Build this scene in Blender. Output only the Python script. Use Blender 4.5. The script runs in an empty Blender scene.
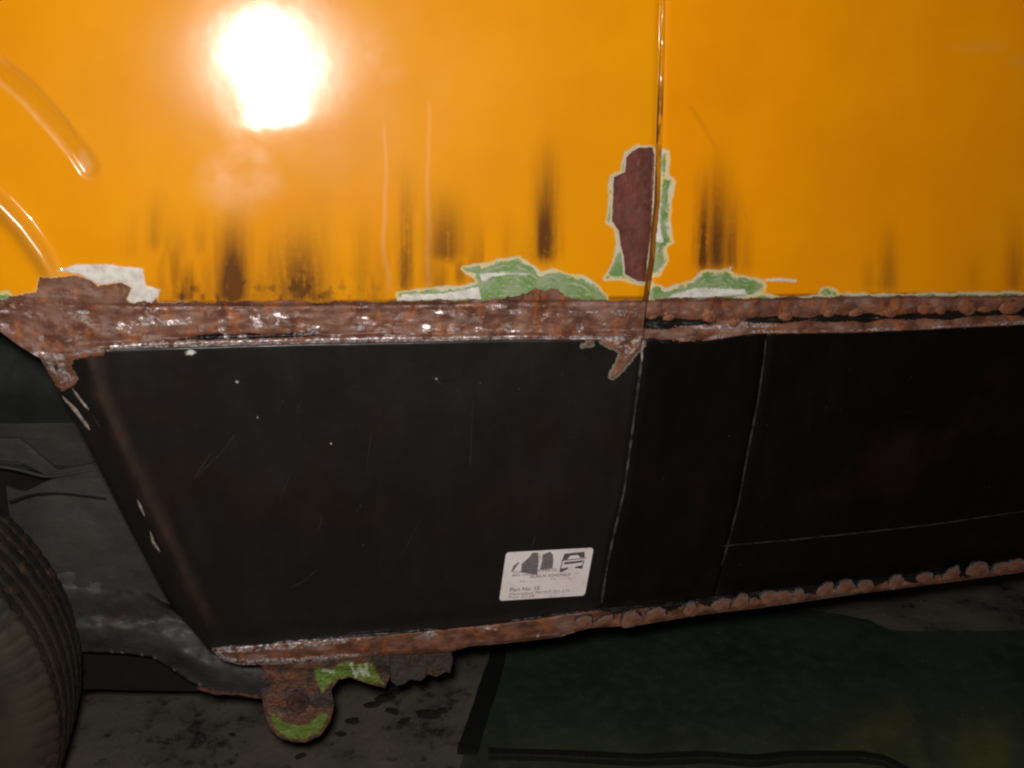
import bpy, bmesh, math, random
import numpy as np
from mathutils import Vector, Matrix

# ------------------------------------------------------------------ camera
scene = bpy.context.scene
W, H, FPX = 1024, 768, 995.0
CAM = np.array([0.0, -1.0, 1.05])
YAW, PITCH, ROLL = math.radians(12.6), math.radians(17.6), math.radians(1.0)
F = np.array([math.sin(YAW)*math.cos(PITCH), math.cos(YAW)*math.cos(PITCH), -math.sin(PITCH)])
R0 = np.array([math.cos(YAW), -math.sin(YAW), 0.0])
U0 = np.cross(R0, F)
R = R0*math.cos(ROLL) + U0*math.sin(ROLL)
U = np.cross(R, F)
cam_data = bpy.data.cameras.new("camera")
cam = bpy.data.objects.new("camera", cam_data)
scene.collection.objects.link(cam)
cam.matrix_world = Matrix(((R[0], U[0], -F[0], CAM[0]), (R[1], U[1], -F[1], CAM[1]), (R[2], U[2], -F[2], CAM[2]), (0, 0, 0, 1)))
cam_data.sensor_width = 36.0
cam_data.lens = FPX/W*36.0
cam_data.clip_start = 0.02
cam_data.clip_end = 60
scene.camera = cam

# ------------------------------------------------------------------ light: dark garage, one camera flash
world = bpy.data.worlds.new("World"); scene.world = world
world.use_nodes = True
world.node_tree.nodes["Background"].inputs[0].default_value = (0.85, 0.92, 1.0, 1)
world.node_tree.nodes["Background"].inputs[1].default_value = 0.012
fl = bpy.data.lights.new("flash", 'POINT')
fl.energy = 38.0
fl.color = (1.0, 0.955, 0.90)
fl.shadow_soft_size = 0.022
flash = bpy.data.objects.new("camera_flash", fl)
scene.collection.objects.link(flash)
fpos = CAM + R*(-0.022) + U*0.040
flash.location = fpos
scene.view_settings.view_transform = 'Standard'
scene.view_settings.look = 'None'
scene.view_settings.exposure = 0.0
scene.view_settings.gamma = 1.0
scene.cycles.filter_width = 2.2            # a soft compact-camera lens

# ------------------------------------------------------------------ helpers
rng = np.random.default_rng(7)
random.seed(5)

def ray(px, py):
    px = np.asarray(px, float); py = np.asarray(py, float)
    a = (px-W/2)/FPX; b = (H/2-py)/FPX
    return F + a[..., None]*R + b[..., None]*U

def on_depth(px, py, y):                     # point on the upright plane at depth y
    d = ray(px, py)
    t = (np.asarray(y, float)-CAM[1])/d[..., 1]
    return CAM + d*t[..., None]

def on_floor(px, py, z=0.0):
    d = ray(px, py)
    t = (z-CAM[2])/d[..., 2]
    return CAM + d*t[..., None]

_lat = rng.random((256, 256)).astype(np.float32)
def vnoise(x, y):
    xi = np.floor(x).astype(int); yi = np.floor(y).astype(int)
    fx = x-xi; fy = y-yi
    fx = fx*fx*(3-2*fx); fy = fy*fy*(3-2*fy)
    a = _lat[xi & 255, yi & 255]; b = _lat[(xi+1) & 255, yi & 255]
    c = _lat[xi & 255, (yi+1) & 255]; d = _lat[(xi+1) & 255, (yi+1) & 255]
    return (a*(1-fx)+b*fx)*(1-fy)+(c*(1-fx)+d*fx)*fy
def fbm(x, y, octv=4, gain=0.5):
    s = 0; a = 1; n = 0
    for k in range(octv):
        s = s+a*vnoise(x*2**k+17.3*k, y*2**k+5.1*k); n += a; a *= gain
    return s/n                                # 0..1
def sst(a, b, x):
    t = np.clip((x-a)/(b-a), 0, 1)
    return t*t*(3-2*t)
def curve(pts):
    xs = np.array([p[0] for p in pts], float); ys = np.array([p[1] for p in pts], float)
    return lambda x: np.interp(x, xs, ys)
def smooth_curve(pts, r=5):
    xs = np.array([p[0] for p in pts], float); ys = np.array([p[1] for p in pts], float)
    def f(x):
        x = np.asarray(x, float)
        return sum(np.interp(x+o, xs, ys) for o in (-r, -r/2, 0, r/2, r))/5
    return f
def sdf_poly(px, py, poly):                  # > 0 inside, in pixels of the photograph
    x = px.ravel(); y = py.ravel()
    best = np.full(x.shape, 1e9); inside = np.zeros(x.shape, bool)
    n = len(poly)
    for i in range(n):
        ax, ay = poly[i]; bx, by = poly[(i+1) % n]
        ex, ey = bx-ax, by-ay
        t = np.clip(((x-ax)*ex+(y-ay)*ey)/(ex*ex+ey*ey+1e-9), 0, 1)
        d = (x-ax-t*ex)**2+(y-ay-t*ey)**2
        best = np.minimum(best, d)
        c = ((ay > y) != (by > y)) & (x < (bx-ax)*(y-ay)/((by-ay) if by != ay else 1e-9)+ax)
        inside ^= c
    s = np.sqrt(best)*np.where(inside, 1, -1)
    return s.reshape(px.shape)
def dist_line(px, py, pts):
    best = np.full(px.shape, 1e9)
    for (ax, ay), (bx, by) in zip(pts[:-1], pts[1:]):
        ex, ey = bx-ax, by-ay
        t = np.clip(((px-ax)*ex+(py-ay)*ey)/(ex*ex+ey*ey+1e-9), 0, 1)
        best = np.minimum(best, (px-ax-t*ex)**2+(py-ay-t*ey)**2)
    return np.sqrt(best)

def srgb(r, g, b):
    def f(c):
        c /= 255.0
        return c/12.92 if c <= 0.04045 else ((c+0.055)/1.055)**2.4
    return (f(r), f(g), f(b), 1)

# ------------------------------------------------------------------ node helper
class NT:
    def __init__(s, name):
        s.m = bpy.data.materials.new(name); s.m.use_nodes = True
        s.t = s.m.node_tree
        s.b = s.t.nodes["Principled BSDF"]
        s.co = s.t.nodes.new("ShaderNodeTexCoord").outputs["Object"]
    def lnk(s, a, b): s.t.links.new(a, b)
    def put(s, sock, v):
        if isinstance(v, (int, float)): sock.default_value = v
        elif isinstance(v, (tuple, list)): sock.default_value = v
        else: s.lnk(v, sock)
    def math(s, op, a, b=0.0, clamp=False):
        n = s.t.nodes.new("ShaderNodeMath"); n.operation = op; n.use_clamp = clamp
        s.put(n.inputs[0], a); s.put(n.inputs[1], b)
        return n.outputs[0]
    def noise(s, scale, detail=4, rough=0.55, stretch=None, off=0.0):
        n = s.t.nodes.new("ShaderNodeTexNoise")
        n.inputs["Scale"].default_value = scale; n.inputs["Detail"].default_value = detail
        n.inputs["Roughness"].default_value = rough
        mp = s.t.nodes.new("ShaderNodeMapping"); s.lnk(s.co, mp.inputs[0])
        mp.inputs["Location"].default_value = (off, off*1.7, off*.3)
        if stretch: mp.inputs["Scale"].default_value = stretch
        s.lnk(mp.outputs[0], n.inputs["Vector"])
        return n.outputs[0]
    def attr(s, name):
        n = s.t.nodes.new("ShaderNodeAttribute"); n.attribute_name = name
        return n.outputs["Fac"]
    def ramp(s, v, a, b, lo=0.0, hi=1.0):
        n = s.t.nodes.new("ShaderNodeMapRange"); n.interpolation_type = 'SMOOTHSTEP'
        s.put(n.inputs[0], v); n.inputs[1].default_value = a; n.inputs[2].default_value = b
        n.inputs[3].default_value = lo; n.inputs[4].default_value = hi
        return n.outputs[0]
    def mix(s, f, a, b):
        n = s.t.nodes.new("ShaderNodeMix"); n.data_type = 'RGBA'
        s.put(n.inputs[0], f); s.put(n.inputs[6], a); s.put(n.inputs[7], b)
        return n.outputs[2]
    def mixf(s, f, a, b):
        n = s.t.nodes.new("ShaderNodeMix"); n.data_type = 'FLOAT'
        s.put(n.inputs[0], f); s.put(n.inputs[2], a); s.put(n.inputs[3], b)
        return n.outputs[0]
    def bump(s, h, dist, strength=1.0, prev=None):
        n = s.t.nodes.new("ShaderNodeBump"); s.put(n.inputs["Height"], h)
        n.inputs["Distance"].default_value = dist; n.inputs["Strength"].default_value = strength
        if prev is not None: s.lnk(prev, n.inputs["Normal"])
        return n.outputs[0]
    def out(s, col=None, rough=None, metal=None, normal=None, coat=None, coat_rough=None, spec=None, coat_normal=None):
        for k, v in (("Base Color", col), ("Roughness", rough), ("Metallic", metal), ("Normal", normal),
                     ("Coat Weight", coat), ("Coat Roughness", coat_rough), ("Specular IOR Level", spec), ("Coat Normal", coat_normal)):
            if v is not None: s.put(s.b.inputs[k], v)
        return s.m

def rust_nodes(n, warm=0.5, q=1.0):
    """bare, weather-browned steel: brown-mauve skin, orange bloom, grey scale. returns colour, roughness"""
    a = n.noise(38*q, 5, 0.6); b = n.noise(95*q, 5, 0.65, off=3.1); c = n.noise(260*q, 4, 0.6, off=7.7)
    col = n.mix(n.ramp(a, 0.35, 0.65), srgb(100, 60, 45), srgb(130, 90, 72))
    col = n.mix(n.ramp(n.noise(60*q, 5, 0.62, stretch=(1.25, 1.0, 0.6), off=13.0), 0.49, 0.68, 0, 0.8*warm+0.15), col, srgb(164, 96, 50))
    col = n.mix(n.ramp(n.noise(34*q, 4, 0.6, off=23.0), 0.54, 0.68, 0, 0.75), col, srgb(80, 50, 44))
    col = n.mix(n.ramp(n.math('ADD', b, n.math('MULTIPLY', a, 0.4)), 0.50, 0.62, 0.55, 0), col, srgb(70, 48, 44))
    col = n.mix(n.ramp(n.noise(46*q, 5, 0.65, stretch=(0.45, 1.0, 1.3), off=29.0), 0.52, 0.68, 0, 0.6), col, srgb(152, 126, 116))
    col = n.mix(n.ramp(c, 0.58, 0.75, 0, 0.2), col, srgb(158, 130, 120))
    rough = n.mixf(n.ramp(a, 0.4, 0.62), 0.36, 0.6)
    return col, rough, a, b, c

def worn_paint(name, base, coat_rough, kind):
    n = NT(name)
    edge = n.noise(300, 5, 0.65); edge2 = n.noise(85, 4, 0.6, off=5.0)
    wob = n.math('ADD', n.math('MULTIPLY', n.math('SUBTRACT', edge, 0.5), 5.0), n.math('MULTIPLY', n.math('SUBTRACT', edge2, 0.5), 5.0))
    soft = n.math('MULTIPLY', n.math('SUBTRACT', edge2, 0.5), 1.6)
    rust = n.math('ADD', n.attr('rust'), wob)
    rust0 = n.math('ADD', n.attr('rust'), n.math('MULTIPLY', wob, 0.35))
    prim = n.math('ADD', n.attr('primer'), n.math('ADD', n.math('MULTIPLY', wob, 0.6), n.math('MULTIPLY', n.math('SUBTRACT', n.noise(55, 3, 0.6, off=17), 0.5), 5.0)))
    fill = n.math('ADD', n.attr('filler'), n.math('MULTIPLY', wob, 0.7))
    metal = n.math('ADD', n.attr('metal'), wob)
    dirt = n.attr('dirt'); wax_glare = n.attr('wax_glare'); crisp = n.attr('crisp')
    rust = n.mixf(crisp, rust, rust0)
    # base coat with slight mottling
    mot = n.noise(9, 4, 0.55); fine = n.noise(700, 2, 0.5)
    if kind == 'orange':
        col = n.mix(n.ramp(mot, 0.3, 0.7), base, (base[0]*0.93, base[1]*0.88, base[2]*0.9, 1))
    else:
        dust = n.noise(26, 6, 0.68, stretch=(1.0, 1.0, 0.25), off=2.0)
        col = n.mix(n.ramp(dust, 0.42, 0.75), base, (0.0130, 0.0108, 0.0092, 1) if kind == 'black' else (0.0048, 0.0034, 0.0028, 1))
        sp = n.noise(190, 2, 0.5, off=9)
        col = n.mix(n.ramp(sp, 0.76, 0.80, 0, 0.3), col, srgb(120, 108, 98))
        stain = n.noise(7, 4, 0.6, off=4.0)
        col = n.mix(n.ramp(stain, 0.5, 0.75, 0, 0.5), col, srgb(42, 22, 18))
    # dirt streaks
    st = n.noise(55, 6, 0.7, stretch=(1.6, 1.0, 0.16), off=1.0)
    gr = n.noise(150, 5, 0.7, off=6.0)
    dm = n.math('MULTIPLY', dirt, n.ramp(n.math('ADD', n.math('MULTIPLY', st, 0.65), n.math('MULTIPLY', gr, 0.35)), 0.30, 0.50, 0.62, 1.25))
    dm = n.math('MINIMUM', dm, 0.92)
    col = n.mix(dm, col, srgb(76, 44, 26) if kind == 'orange' else srgb(62, 45, 37))
    col = n.mix(n.math('MULTIPLY', wax_glare, 0.22), col, srgb(225, 170, 95) if kind == 'orange' else srgb(60, 56, 52))  # wax residue plus painted flash haze and highlights, mixed into the colour
    # primer: cream feather edge then green with contour-like sanding rings
    pm = n.ramp(prim, -3.4, -1.0)
    ring = n.math('SINE', n.math('MULTIPLY', n.math('ADD', n.attr('primer'), n.math('MULTIPLY', edge2, 9.0)), 1.25))
    green = n.mix(n.ramp(n.noise(60, 4, 0.6, off=8.0), 0.38, 0.62), srgb(104, 140, 72), srgb(138, 156, 116))
    green = n.mix(n.math('MULTIPLY', n.ramp(ring, 0.35, 0.95, 0, 0.6), n.ramp(n.noise(110, 3, 0.6, off=21), 0.42, 0.58)), green, srgb(188, 184, 152))
    green = n.mix(n.ramp(n.noise(48, 4, 0.6, off=31), 0.52, 0.66, 0, 0.6), green, srgb(158, 164, 132))
    inner = n.math('SUBTRACT', prim, n.ramp(n.noise(75, 4, 0.6, off=41), 0.42, 0.66, 0, 3.4))
    pcol = n.mix(n.ramp(inner, -1.4, 0.9), n.mix(n.ramp(n.noise(90, 3, 0.6, off=43), 0.4, 0.6), srgb(222, 196, 128), srgb(206, 200, 176)), green)
    col = n.mix(pm, col, pcol)
    fm = n.ramp(fill, -1.2, 1.0)
    fcol = n.mix(n.ramp(n.noise(120, 4, 0.6, off=2.5), 0.35, 0.7), srgb(226, 219, 212), srgb(196, 186, 178))
    col = n.mix(fm, col, fcol)
    # feather edge just outside the rust
    rl = n.math('MULTIPLY', n.ramp(rust, -2.6, -1.4), n.attr('halo'))
    col = n.mix(rl, col, srgb(206, 192, 168))
    rcol, rr, a, b, c = rust_nodes(n, 0.85)
    flat = n.mix(n.ramp(n.noise(45, 5, 0.65, off=3.3), 0.3, 0.7), srgb(88, 50, 42), srgb(118, 66, 54))
    rcol = n.mix(crisp, rcol, flat)
    rm = n.ramp(rust, -0.5, 0.5)
    col = n.mix(rm, col, rcol)
    mm = n.ramp(metal, -0.5, 1.0)
    mm = n.math('MULTIPLY', mm, n.ramp(n.noise(115, 4, 0.65, off=1.7), 0.40, 0.50))
    mcol = n.mix(n.ramp(c, 0.35, 0.6), srgb(228, 216, 212), srgb(150, 126, 126))
    col = n.mix(mm, col, mcol)
    bare = n.math('MAXIMUM', n.math('MAXIMUM', pm, rm), n.math('MAXIMUM', fm, mm))
    # reflections
    if kind == 'orange':
        rough = n.mixf(bare, n.mixf(wax_glare, 0.6, 0.27), n.mixf(rm, 0.5, rr))
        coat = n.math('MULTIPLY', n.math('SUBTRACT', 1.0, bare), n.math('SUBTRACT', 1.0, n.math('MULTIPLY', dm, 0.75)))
        cr = n.math('ADD', n.math('MULTIPLY', wax_glare, 0.06), n.ramp(mot, 0.3, 0.75, coat_rough, coat_rough+0.03))
    else:
        rough = n.mixf(bare, n.ramp(mot, 0.3, 0.7, 0.38, 0.5), n.mixf(rm, 0.5, rr))
        coat = n.math('MULTIPLY', n.math('SUBTRACT', 1.0, bare), 0.25)
        cr = n.math('ADD', n.math('MULTIPLY', wax_glare, 0.1), coat_rough)
    rough = n.mixf(mm, rough, 0.28)
    nb = n.bump(n.noise(14 if kind == 'orange' else 22, 3, 0.5, off=11.0), 0.0004 if kind == 'orange' else 0.002)
    nb = n.bump(n.math('MULTIPLY', n.math('ADD', a, n.math('MULTIPLY', b, 0.6)), rm), 0.0018, 0.7, nb)
    nb = n.bump(n.math('MULTIPLY', c, n.math('MAXIMUM', rm, mm)), 0.0007, 0.7, nb)
    nb = n.bump(n.math('SUBTRACT', 1.0, n.math('ADD', n.math('MULTIPLY', pm, 0.4), n.math('MULTIPLY', rm, 0.6))), 0.0006, 0.8, nb)
    cb = n.bump(fine, 0.00002, 0.4, nb)
    n.b.inputs["Coat IOR"].default_value = 1.5
    return n.out(col, rough, n.math('MULTIPLY', mm, 0.35), nb, coat, cr, n.mixf(bare, n.math('ADD', n.math('MULTIPLY', wax_glare, 1.0), 0.04), 0.3) if kind == 'orange' else (0.42 if kind == 'black' else 0.2), cb)

def simple_mat(name, c1, c2, scale, rough, bump=0.001, detail=6, spec=0.5, c3=None, t3=(0.6, 0.7), metal=0.0, stretch=None, coat=0.0):
    n = NT(name)
    a = n.noise(scale, detail, 0.6, stretch=stretch); b = n.noise(scale*5.3, 4, 0.6, off=4.2, stretch=stretch)
    col = n.mix(n.ramp(a, 0.35, 0.65), c1, c2)
    if c3: col = n.mix(n.ramp(n.math('ADD', n.math('MULTIPLY', a, .5), n.math('MULTIPLY', b, .5)), t3[0], t3[1]), col, c3)
    nb = n.bump(n.math('ADD', a, n.math('MULTIPLY', b, 0.5)), bump)
    return n.out(col, n.ramp(b, 0.3, 0.7, rough, min(1, rough+0.15)), metal, nb, coat, 0.25, spec)

MAT = {}
MAT['orange'] = worn_paint('worn_orange_paint', srgb(243, 159, 3), 0.066, 'orange')
MAT['black'] = worn_paint('black_sill_paint', (0.0078, 0.0062, 0.0052, 1), 0.22, 'black')
MAT['black_falloff'] = worn_paint('black_sill_paint_falloff', (0.0028, 0.0018, 0.0015, 1), 0.22, 'black_falloff')  # darker copy: flash falloff to the right painted into the black
MAT['orange_door'] = worn_paint('worn_orange_door_paint', srgb(247, 155, 1), 0.066, 'orange')
MAT['joint_line'] = simple_mat('worn_lit_seam_edge', srgb(86, 82, 72), srgb(30, 27, 23), 60, 0.5, 0.0005)  # grey of a scratchy edge, with the light it catches painted in
MAT['joint_line2'] = simple_mat('worn_lit_seam_edge_dull', srgb(62, 58, 50), srgb(26, 23, 20), 60, 0.5, 0.0005)  # dimmer catchlight grey for the second seam; also colours one scratch
MAT['gap'] = simple_mat('seam_gap_paint', srgb(150, 66, 14), srgb(190, 110, 20), 30, 0.25, 0.001, coat=0.8)
MAT['scratch'] = simple_mat('scratch_bare', srgb(176, 164, 154), srgb(120, 108, 100), 200, 0.4, 0.0003)
MAT['dull_scratch'] = simple_mat('scratch_dull', srgb(42, 37, 33), srgb(27, 24, 21), 90, 0.5, 0.0003)
MAT['well'] = simple_mat('wheel_well_paint', srgb(62, 62, 56), srgb(50, 50, 45), 9, 0.6, 0.003, c3=srgb(66, 60, 54), t3=(0.55, 0.68))
MAT['well_dark'] = simple_mat('wheel_well_dark', srgb(30, 34, 30), srgb(20, 22, 20), 7, 0.7, 0.003)
MAT['chassis'] = simple_mat('chassis_paint', srgb(78, 79, 78), srgb(56, 56, 54), 16, 0.5, 0.003, c3=srgb(70, 56, 46), t3=(0.54, 0.66))
MAT['floor'] = simple_mat('concrete_floor', srgb(110, 103, 90), srgb(84, 79, 69), 8, 0.8, 0.004, c3=srgb(44, 40, 34), t3=(0.52, 0.62), detail=8)
MAT['clod'] = simple_mat('dirt_clod', srgb(66, 58, 46), srgb(34, 30, 26), 60, 0.9, 0.003)
MAT['rubber'] = simple_mat('black_rubber', srgb(7, 7, 7), srgb(12, 11, 10), 40, 0.75, 0.001)
MAT['underbody'] = simple_mat('underbody', srgb(24, 24, 23), srgb(14, 14, 14), 12, 0.8, 0.003)
MAT['tyre'] = simple_mat('old_tyre', srgb(58, 48, 37), srgb(36, 32, 28), 12, 0.6, 0.001, c3=srgb(100, 70, 44), t3=(0.53, 0.68))
MAT['rim'] = simple_mat('wheel_rim', srgb(120, 110, 96), srgb(90, 76, 62), 20, 0.5, 0.001)
MAT['clean_print'] = simple_mat('printed_ink', srgb(86, 74, 78), srgb(104, 92, 94), 300, 0.7, 0.00001)
MAT['grey_print'] = simple_mat('printed_grey', srgb(112, 104, 108), srgb(134, 124, 126), 500, 0.7, 0.00001)
MAT['sticker'] = simple_mat('sticker_paper', srgb(255, 242, 242), srgb(246, 230, 229), 30, 0.55, 0.00008, c3=srgb(222, 186, 176), t3=(0.56, 0.68))
MAT['bolt'] = simple_mat('rusty_bolt', srgb(86, 58, 52), srgb(48, 32, 30), 90, 0.5, 0.001)

def mat_sheet():
    n = NT('green_sheet')
    a = n.noise(5, 5, 0.6); b = n.noise(40, 5, 0.6, off=2); s = n.noise(220, 2, 0.5, off=6)
    col = n.mix(n.ramp(a, 0.35, 0.65), srgb(44, 54, 46), srgb(56, 66, 57))
    col = n.mix(n.ramp(b, 0.45, 0.75, 0, 0.5), col, srgb(72, 76, 62))
    col = n.mix(n.ramp(s, 0.72, 0.76, 0, 0.6), col, srgb(96, 98, 88))
    yel = n.attr('dirt')
    col = n.mix(yel, col, srgb(128, 122, 50))
    return n.out(col, n.ramp(b, 0.3, 0.7, 0.45, 0.65), None, n.bump(n.math('ADD', a, n.math('MULTIPLY', b, 0.3)), 0.004))
MAT['sheet'] = mat_sheet()

def mat_weld(ring):
    n = NT('weld_spot')
    r = n.math('ADD', n.attr('rad'), n.math('MULTIPLY', n.math('SUBTRACT', n.noise(1.8, 4, 0.6), 0.5), 0.8))
    rc, rr, a, b, c = rust_nodes(n, 0.8, 0.014)
    rc = n.mix(n.ramp(n.noise(0.9, 3, 0.6, off=9), 0.4, 0.62), rc, srgb(118, 64, 46))
    col = n.mix(n.ramp(r, 0.56, 0.70, 0, 0.8), rc, srgb(118, 104, 99))
    col = n.mix(n.ramp(r, 0.78, 0.90), col, srgb(22, 18, 17))
    if not ring: col = n.mix(n.ramp(n.noise(1.1, 3, 0.6, off=19), 0.45, 0.66), rc, srgb(150, 90, 52))
    nb = n.bump(n.math('ADD', b, c), 0.0010)
    return n.out(col, 0.36, 0.1, nb)
MAT['weld'] = mat_weld(True); MAT['weld_plain'] = mat_weld(False)

def mat_bracket():
    n = NT('bracket_metal')
    w = n.math('MULTIPLY', n.math('SUBTRACT', n.noise(170, 5, 0.65), 0.5), 11.0)
    g = n.math('ADD', n.attr('primer'), w); f = n.math('ADD', n.attr('filler'), n.math('MULTIPLY', w, 0.5))
    rc, rr, a, b, c = rust_nodes(n, 0.35)
    rc = n.mix(n.ramp(a, 0.42, 0.6), rc, srgb(64, 52, 46))
    col = n.mix(n.ramp(g, -1.2, -0.2), rc, srgb(110, 70, 40))
    col = n.mix(n.ramp(g, 0.0, 1.0), col, n.mix(n.ramp(c, 0.3, 0.7), srgb(92, 118, 44), srgb(124, 144, 66)))
    col = n.mix(n.ramp(f, -0.3, 0.4), col, srgb(190, 196, 170))
    return n.out(col, 0.42, None, n.bump(n.math('ADD', a, c), 0.0035))
MAT['bracket'] = mat_bracket()

# ------------------------------------------------------------------ object helpers
COL = scene.collection
def link_mesh(name, me, mat, parent=None):
    o = bpy.data.objects.new(name, me); COL.objects.link(o)
    if mat is not None and not me.materials: me.materials.append(mat)
    if parent is not None: o.parent = parent
    return o
def thing(name, label, cat, loc=(0, 0, 0), group=None):
    o = bpy.data.objects.new(name, None); COL.objects.link(o); o.location = loc
    o['label'] = label; o['category'] = cat
    if group: o['group'] = group
    o.empty_display_size = 0.1
    return o
def tag(o, label=None, cat=None, group=None, kind=None):
    if label: o['label'] = label
    if cat: o['category'] = cat
    if group: o['group'] = group
    if kind: o['kind'] = kind
    return o

def grid_mesh(name, P, mat, attrs=None, parent=None, skirt=0.003, skirt_dir=(0, 1, 0)):
    """P: rows x cols x 3. front faces towards -Y. a thin skirt gives the sheet its thickness"""
    nr, nc, _ = P.shape
    V = P.reshape(-1, 3)
    idx = np.arange(nr*nc).reshape(nr, nc)
    q = np.stack([idx[:-1, :-1], idx[1:, :-1], idx[1:, 1:], idx[:-1, 1:]], -1).reshape(-1, 4)
    Vs = [V]; Q = [q]; src = [np.arange(nr*nc)]
    nf = len(q)
    if skirt:
        loop = np.concatenate([idx[0, :], idx[1:, -1], idx[-1, -2::-1], idx[-2:0:-1, 0]])
        n = len(loop); base = nr*nc
        Vs.append(V[loop]); Vs.append(V[loop]+np.array(skirt_dir)*skirt)
        i = np.arange(n); j = (i+1) % n
        Q.append(np.stack([base+i, base+j, base+n+j, base+n+i], -1))
        src += [loop, loop]
    V = np.concatenate(Vs); Q = np.concatenate(Q); src = np.concatenate(src)
    me = bpy.data.meshes.new(name)
    me.vertices.add(len(V)); me.vertices.foreach_set("co", V.astype(np.float32).ravel())
    me.loops.add(len(Q)*4); me.loops.foreach_set("vertex_index", Q.astype(np.int32).ravel())
    me.polygons.add(len(Q)); me.polygons.foreach_set("loop_start", (np.arange(len(Q))*4).astype(np.int32))
    me.polygons.foreach_set("use_smooth", np.ones(len(Q), bool))
    me.update(calc_edges=True)
    if attrs:
        for k, a in attrs.items():
            at = me.attributes.new(k, 'FLOAT', 'POINT')
            at.data.foreach_set("value", np.asarray(a, np.float32).ravel()[src])
    return link_mesh(name, me, mat, parent)

def spaced(segs):                             # [(start, end, step), ...] -> one increasing array
    out = []
    for a, b, st in segs:
        n = max(1, int(round((b-a)/st)))
        out += list(np.linspace(a, b, n, endpoint=False))
    out.append(segs[-1][1])
    return np.array(out)

# ------------------------------------------------------------------ outlines as they stand on the van side
eT = smooth_curve([(-400, 20), (-250, 60), (-150, 118), (-90, 176), (-50, 232), (-20, 276), (-8, 292), (0, 302), (60, 303), (170, 304), (300, 304), (420, 302), (560, 300), (645, 300), (700, 299), (760, 298), (850, 297), (1024, 295), (1400, 290)], 8)
eM = smooth_curve([(-20, 322), (0, 331), (20, 346), (40, 358), (62, 357), (100, 350), (130, 348), (200, 346), (300, 343), (420, 341), (500, 339), (560, 339), (600, 339), (640, 337), (660, 341), (700, 341), (745, 334), (760, 333), (850, 332), (900, 330), (1024, 324), (1400, 312)], 2)
eFt = smooth_curve([(200, 646), (212, 647), (300, 640), (400, 632), (450, 627), (490, 623), (530, 618), (556, 614), (600, 609), (640, 606), (700, 599), (800, 587), (900, 576), (1024, 561), (1400, 512)], 2)
eFb = smooth_curve([(200, 640), (208, 646), (222, 660), (240, 665), (300, 664), (380, 655), (450, 652), (470, 646), (500, 644), (560, 637), (575, 632), (590, 628), (640, 625), (700, 615), (760, 608), (850, 595), (950, 582), (1024, 572), (1400, 522)], 2)
seamU = lambda py: np.interp(py, [-400, 0, 60, 140, 200, 260, 300, 345], [678, 661, 660, 657.5, 655.5, 650, 644, 642])
seamL = smooth_curve([(280, 648), (320, 644), (345, 642), (370, 640), (430, 632), (490, 624), (540, 612), (570, 606), (610, 600), (680, 588)], 6)
seam2 = smooth_curve([(280, 767), (320, 766), (350, 765), (400, 758), (450, 748), (500, 739), (540, 729), (570, 720), (600, 712), (680, 690)], 6)
cutL = lambda py: np.interp(py, [300, 345, 358, 400, 530, 600, 646, 670], [34, 34, 40, 64, 130, 167, 206, 214])     # slanting front edge of the sill
crease = lambda py: np.interp(py, [340, 400, 500, 560, 620, 660], [84, 100, 146, 176, 204, 218])

def depth(px, py):
    """distance of the van side behind the plane y = 0, from the belt down to the bottom flange"""
    w = py-eT(px)
    y = 0.004*sst(-30, -250, w) + 0.0
    a = sst(60, 150, px)
    band = 0.0045*sst(-1.0, 3.0, w)*a
    k = np.clip(py-eM(px), 0, None)
    low = -0.0035*sst(-1, 2, k-0) *a + 0.00019*k + 0.0000003*k*k
    # front edge of the sill rolls back into the wheel arch
    cr = np.clip(crease(py)-px, 0, None)*sst(0, 30, py-eM(px))
    low = low + cr*0.00042
    # body pulls out in a lip round the wheel arch
    return y+band+low

ARCH_C = (-330.0, 560.0)
lip = [(-260, 92), (-140, 118), (-60, 160), (0, 207), (20, 228), (42, 258), (56, 278)]
swage = [(-260, -20), (-120, 15), (-40, 46), (0, 70), (30, 95), (60, 128), (78, 150), (90, 168)]

def body_relief(px, py):
    d = 0
    d = d + (fbm(px/170+3, py/170+8, 2)-0.5)*0.0042
    # dents near the flash glare
    d = d + 0.0003*np.exp(-(((px-215)/60)**2+((py-110)/22)**2)) - 0.00025*np.exp(-(((px-300)/90)**2+((py-125)/16)**2))
    # swage pressed round the arch, a shallow channel that fades out
    dl = dist_line(px, py, swage)
    fade = 1.0
    d = d + (0.0017*np.exp(-(dl/9.5)**4) - 0.0003*np.exp(-((dl-13)/4.0)**2))*sst(-20, 60, px+20)
    # arch lip bead
    dl = dist_line(px, py, lip)
    side = np.where((px-ARCH_C[0])**2+(py-ARCH_C[1])**2 < 0, 1, 1)
    d = d - 0.0085*np.exp(-(dl/9.0)**2)*sst(70, 40, px)
    return d

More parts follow.
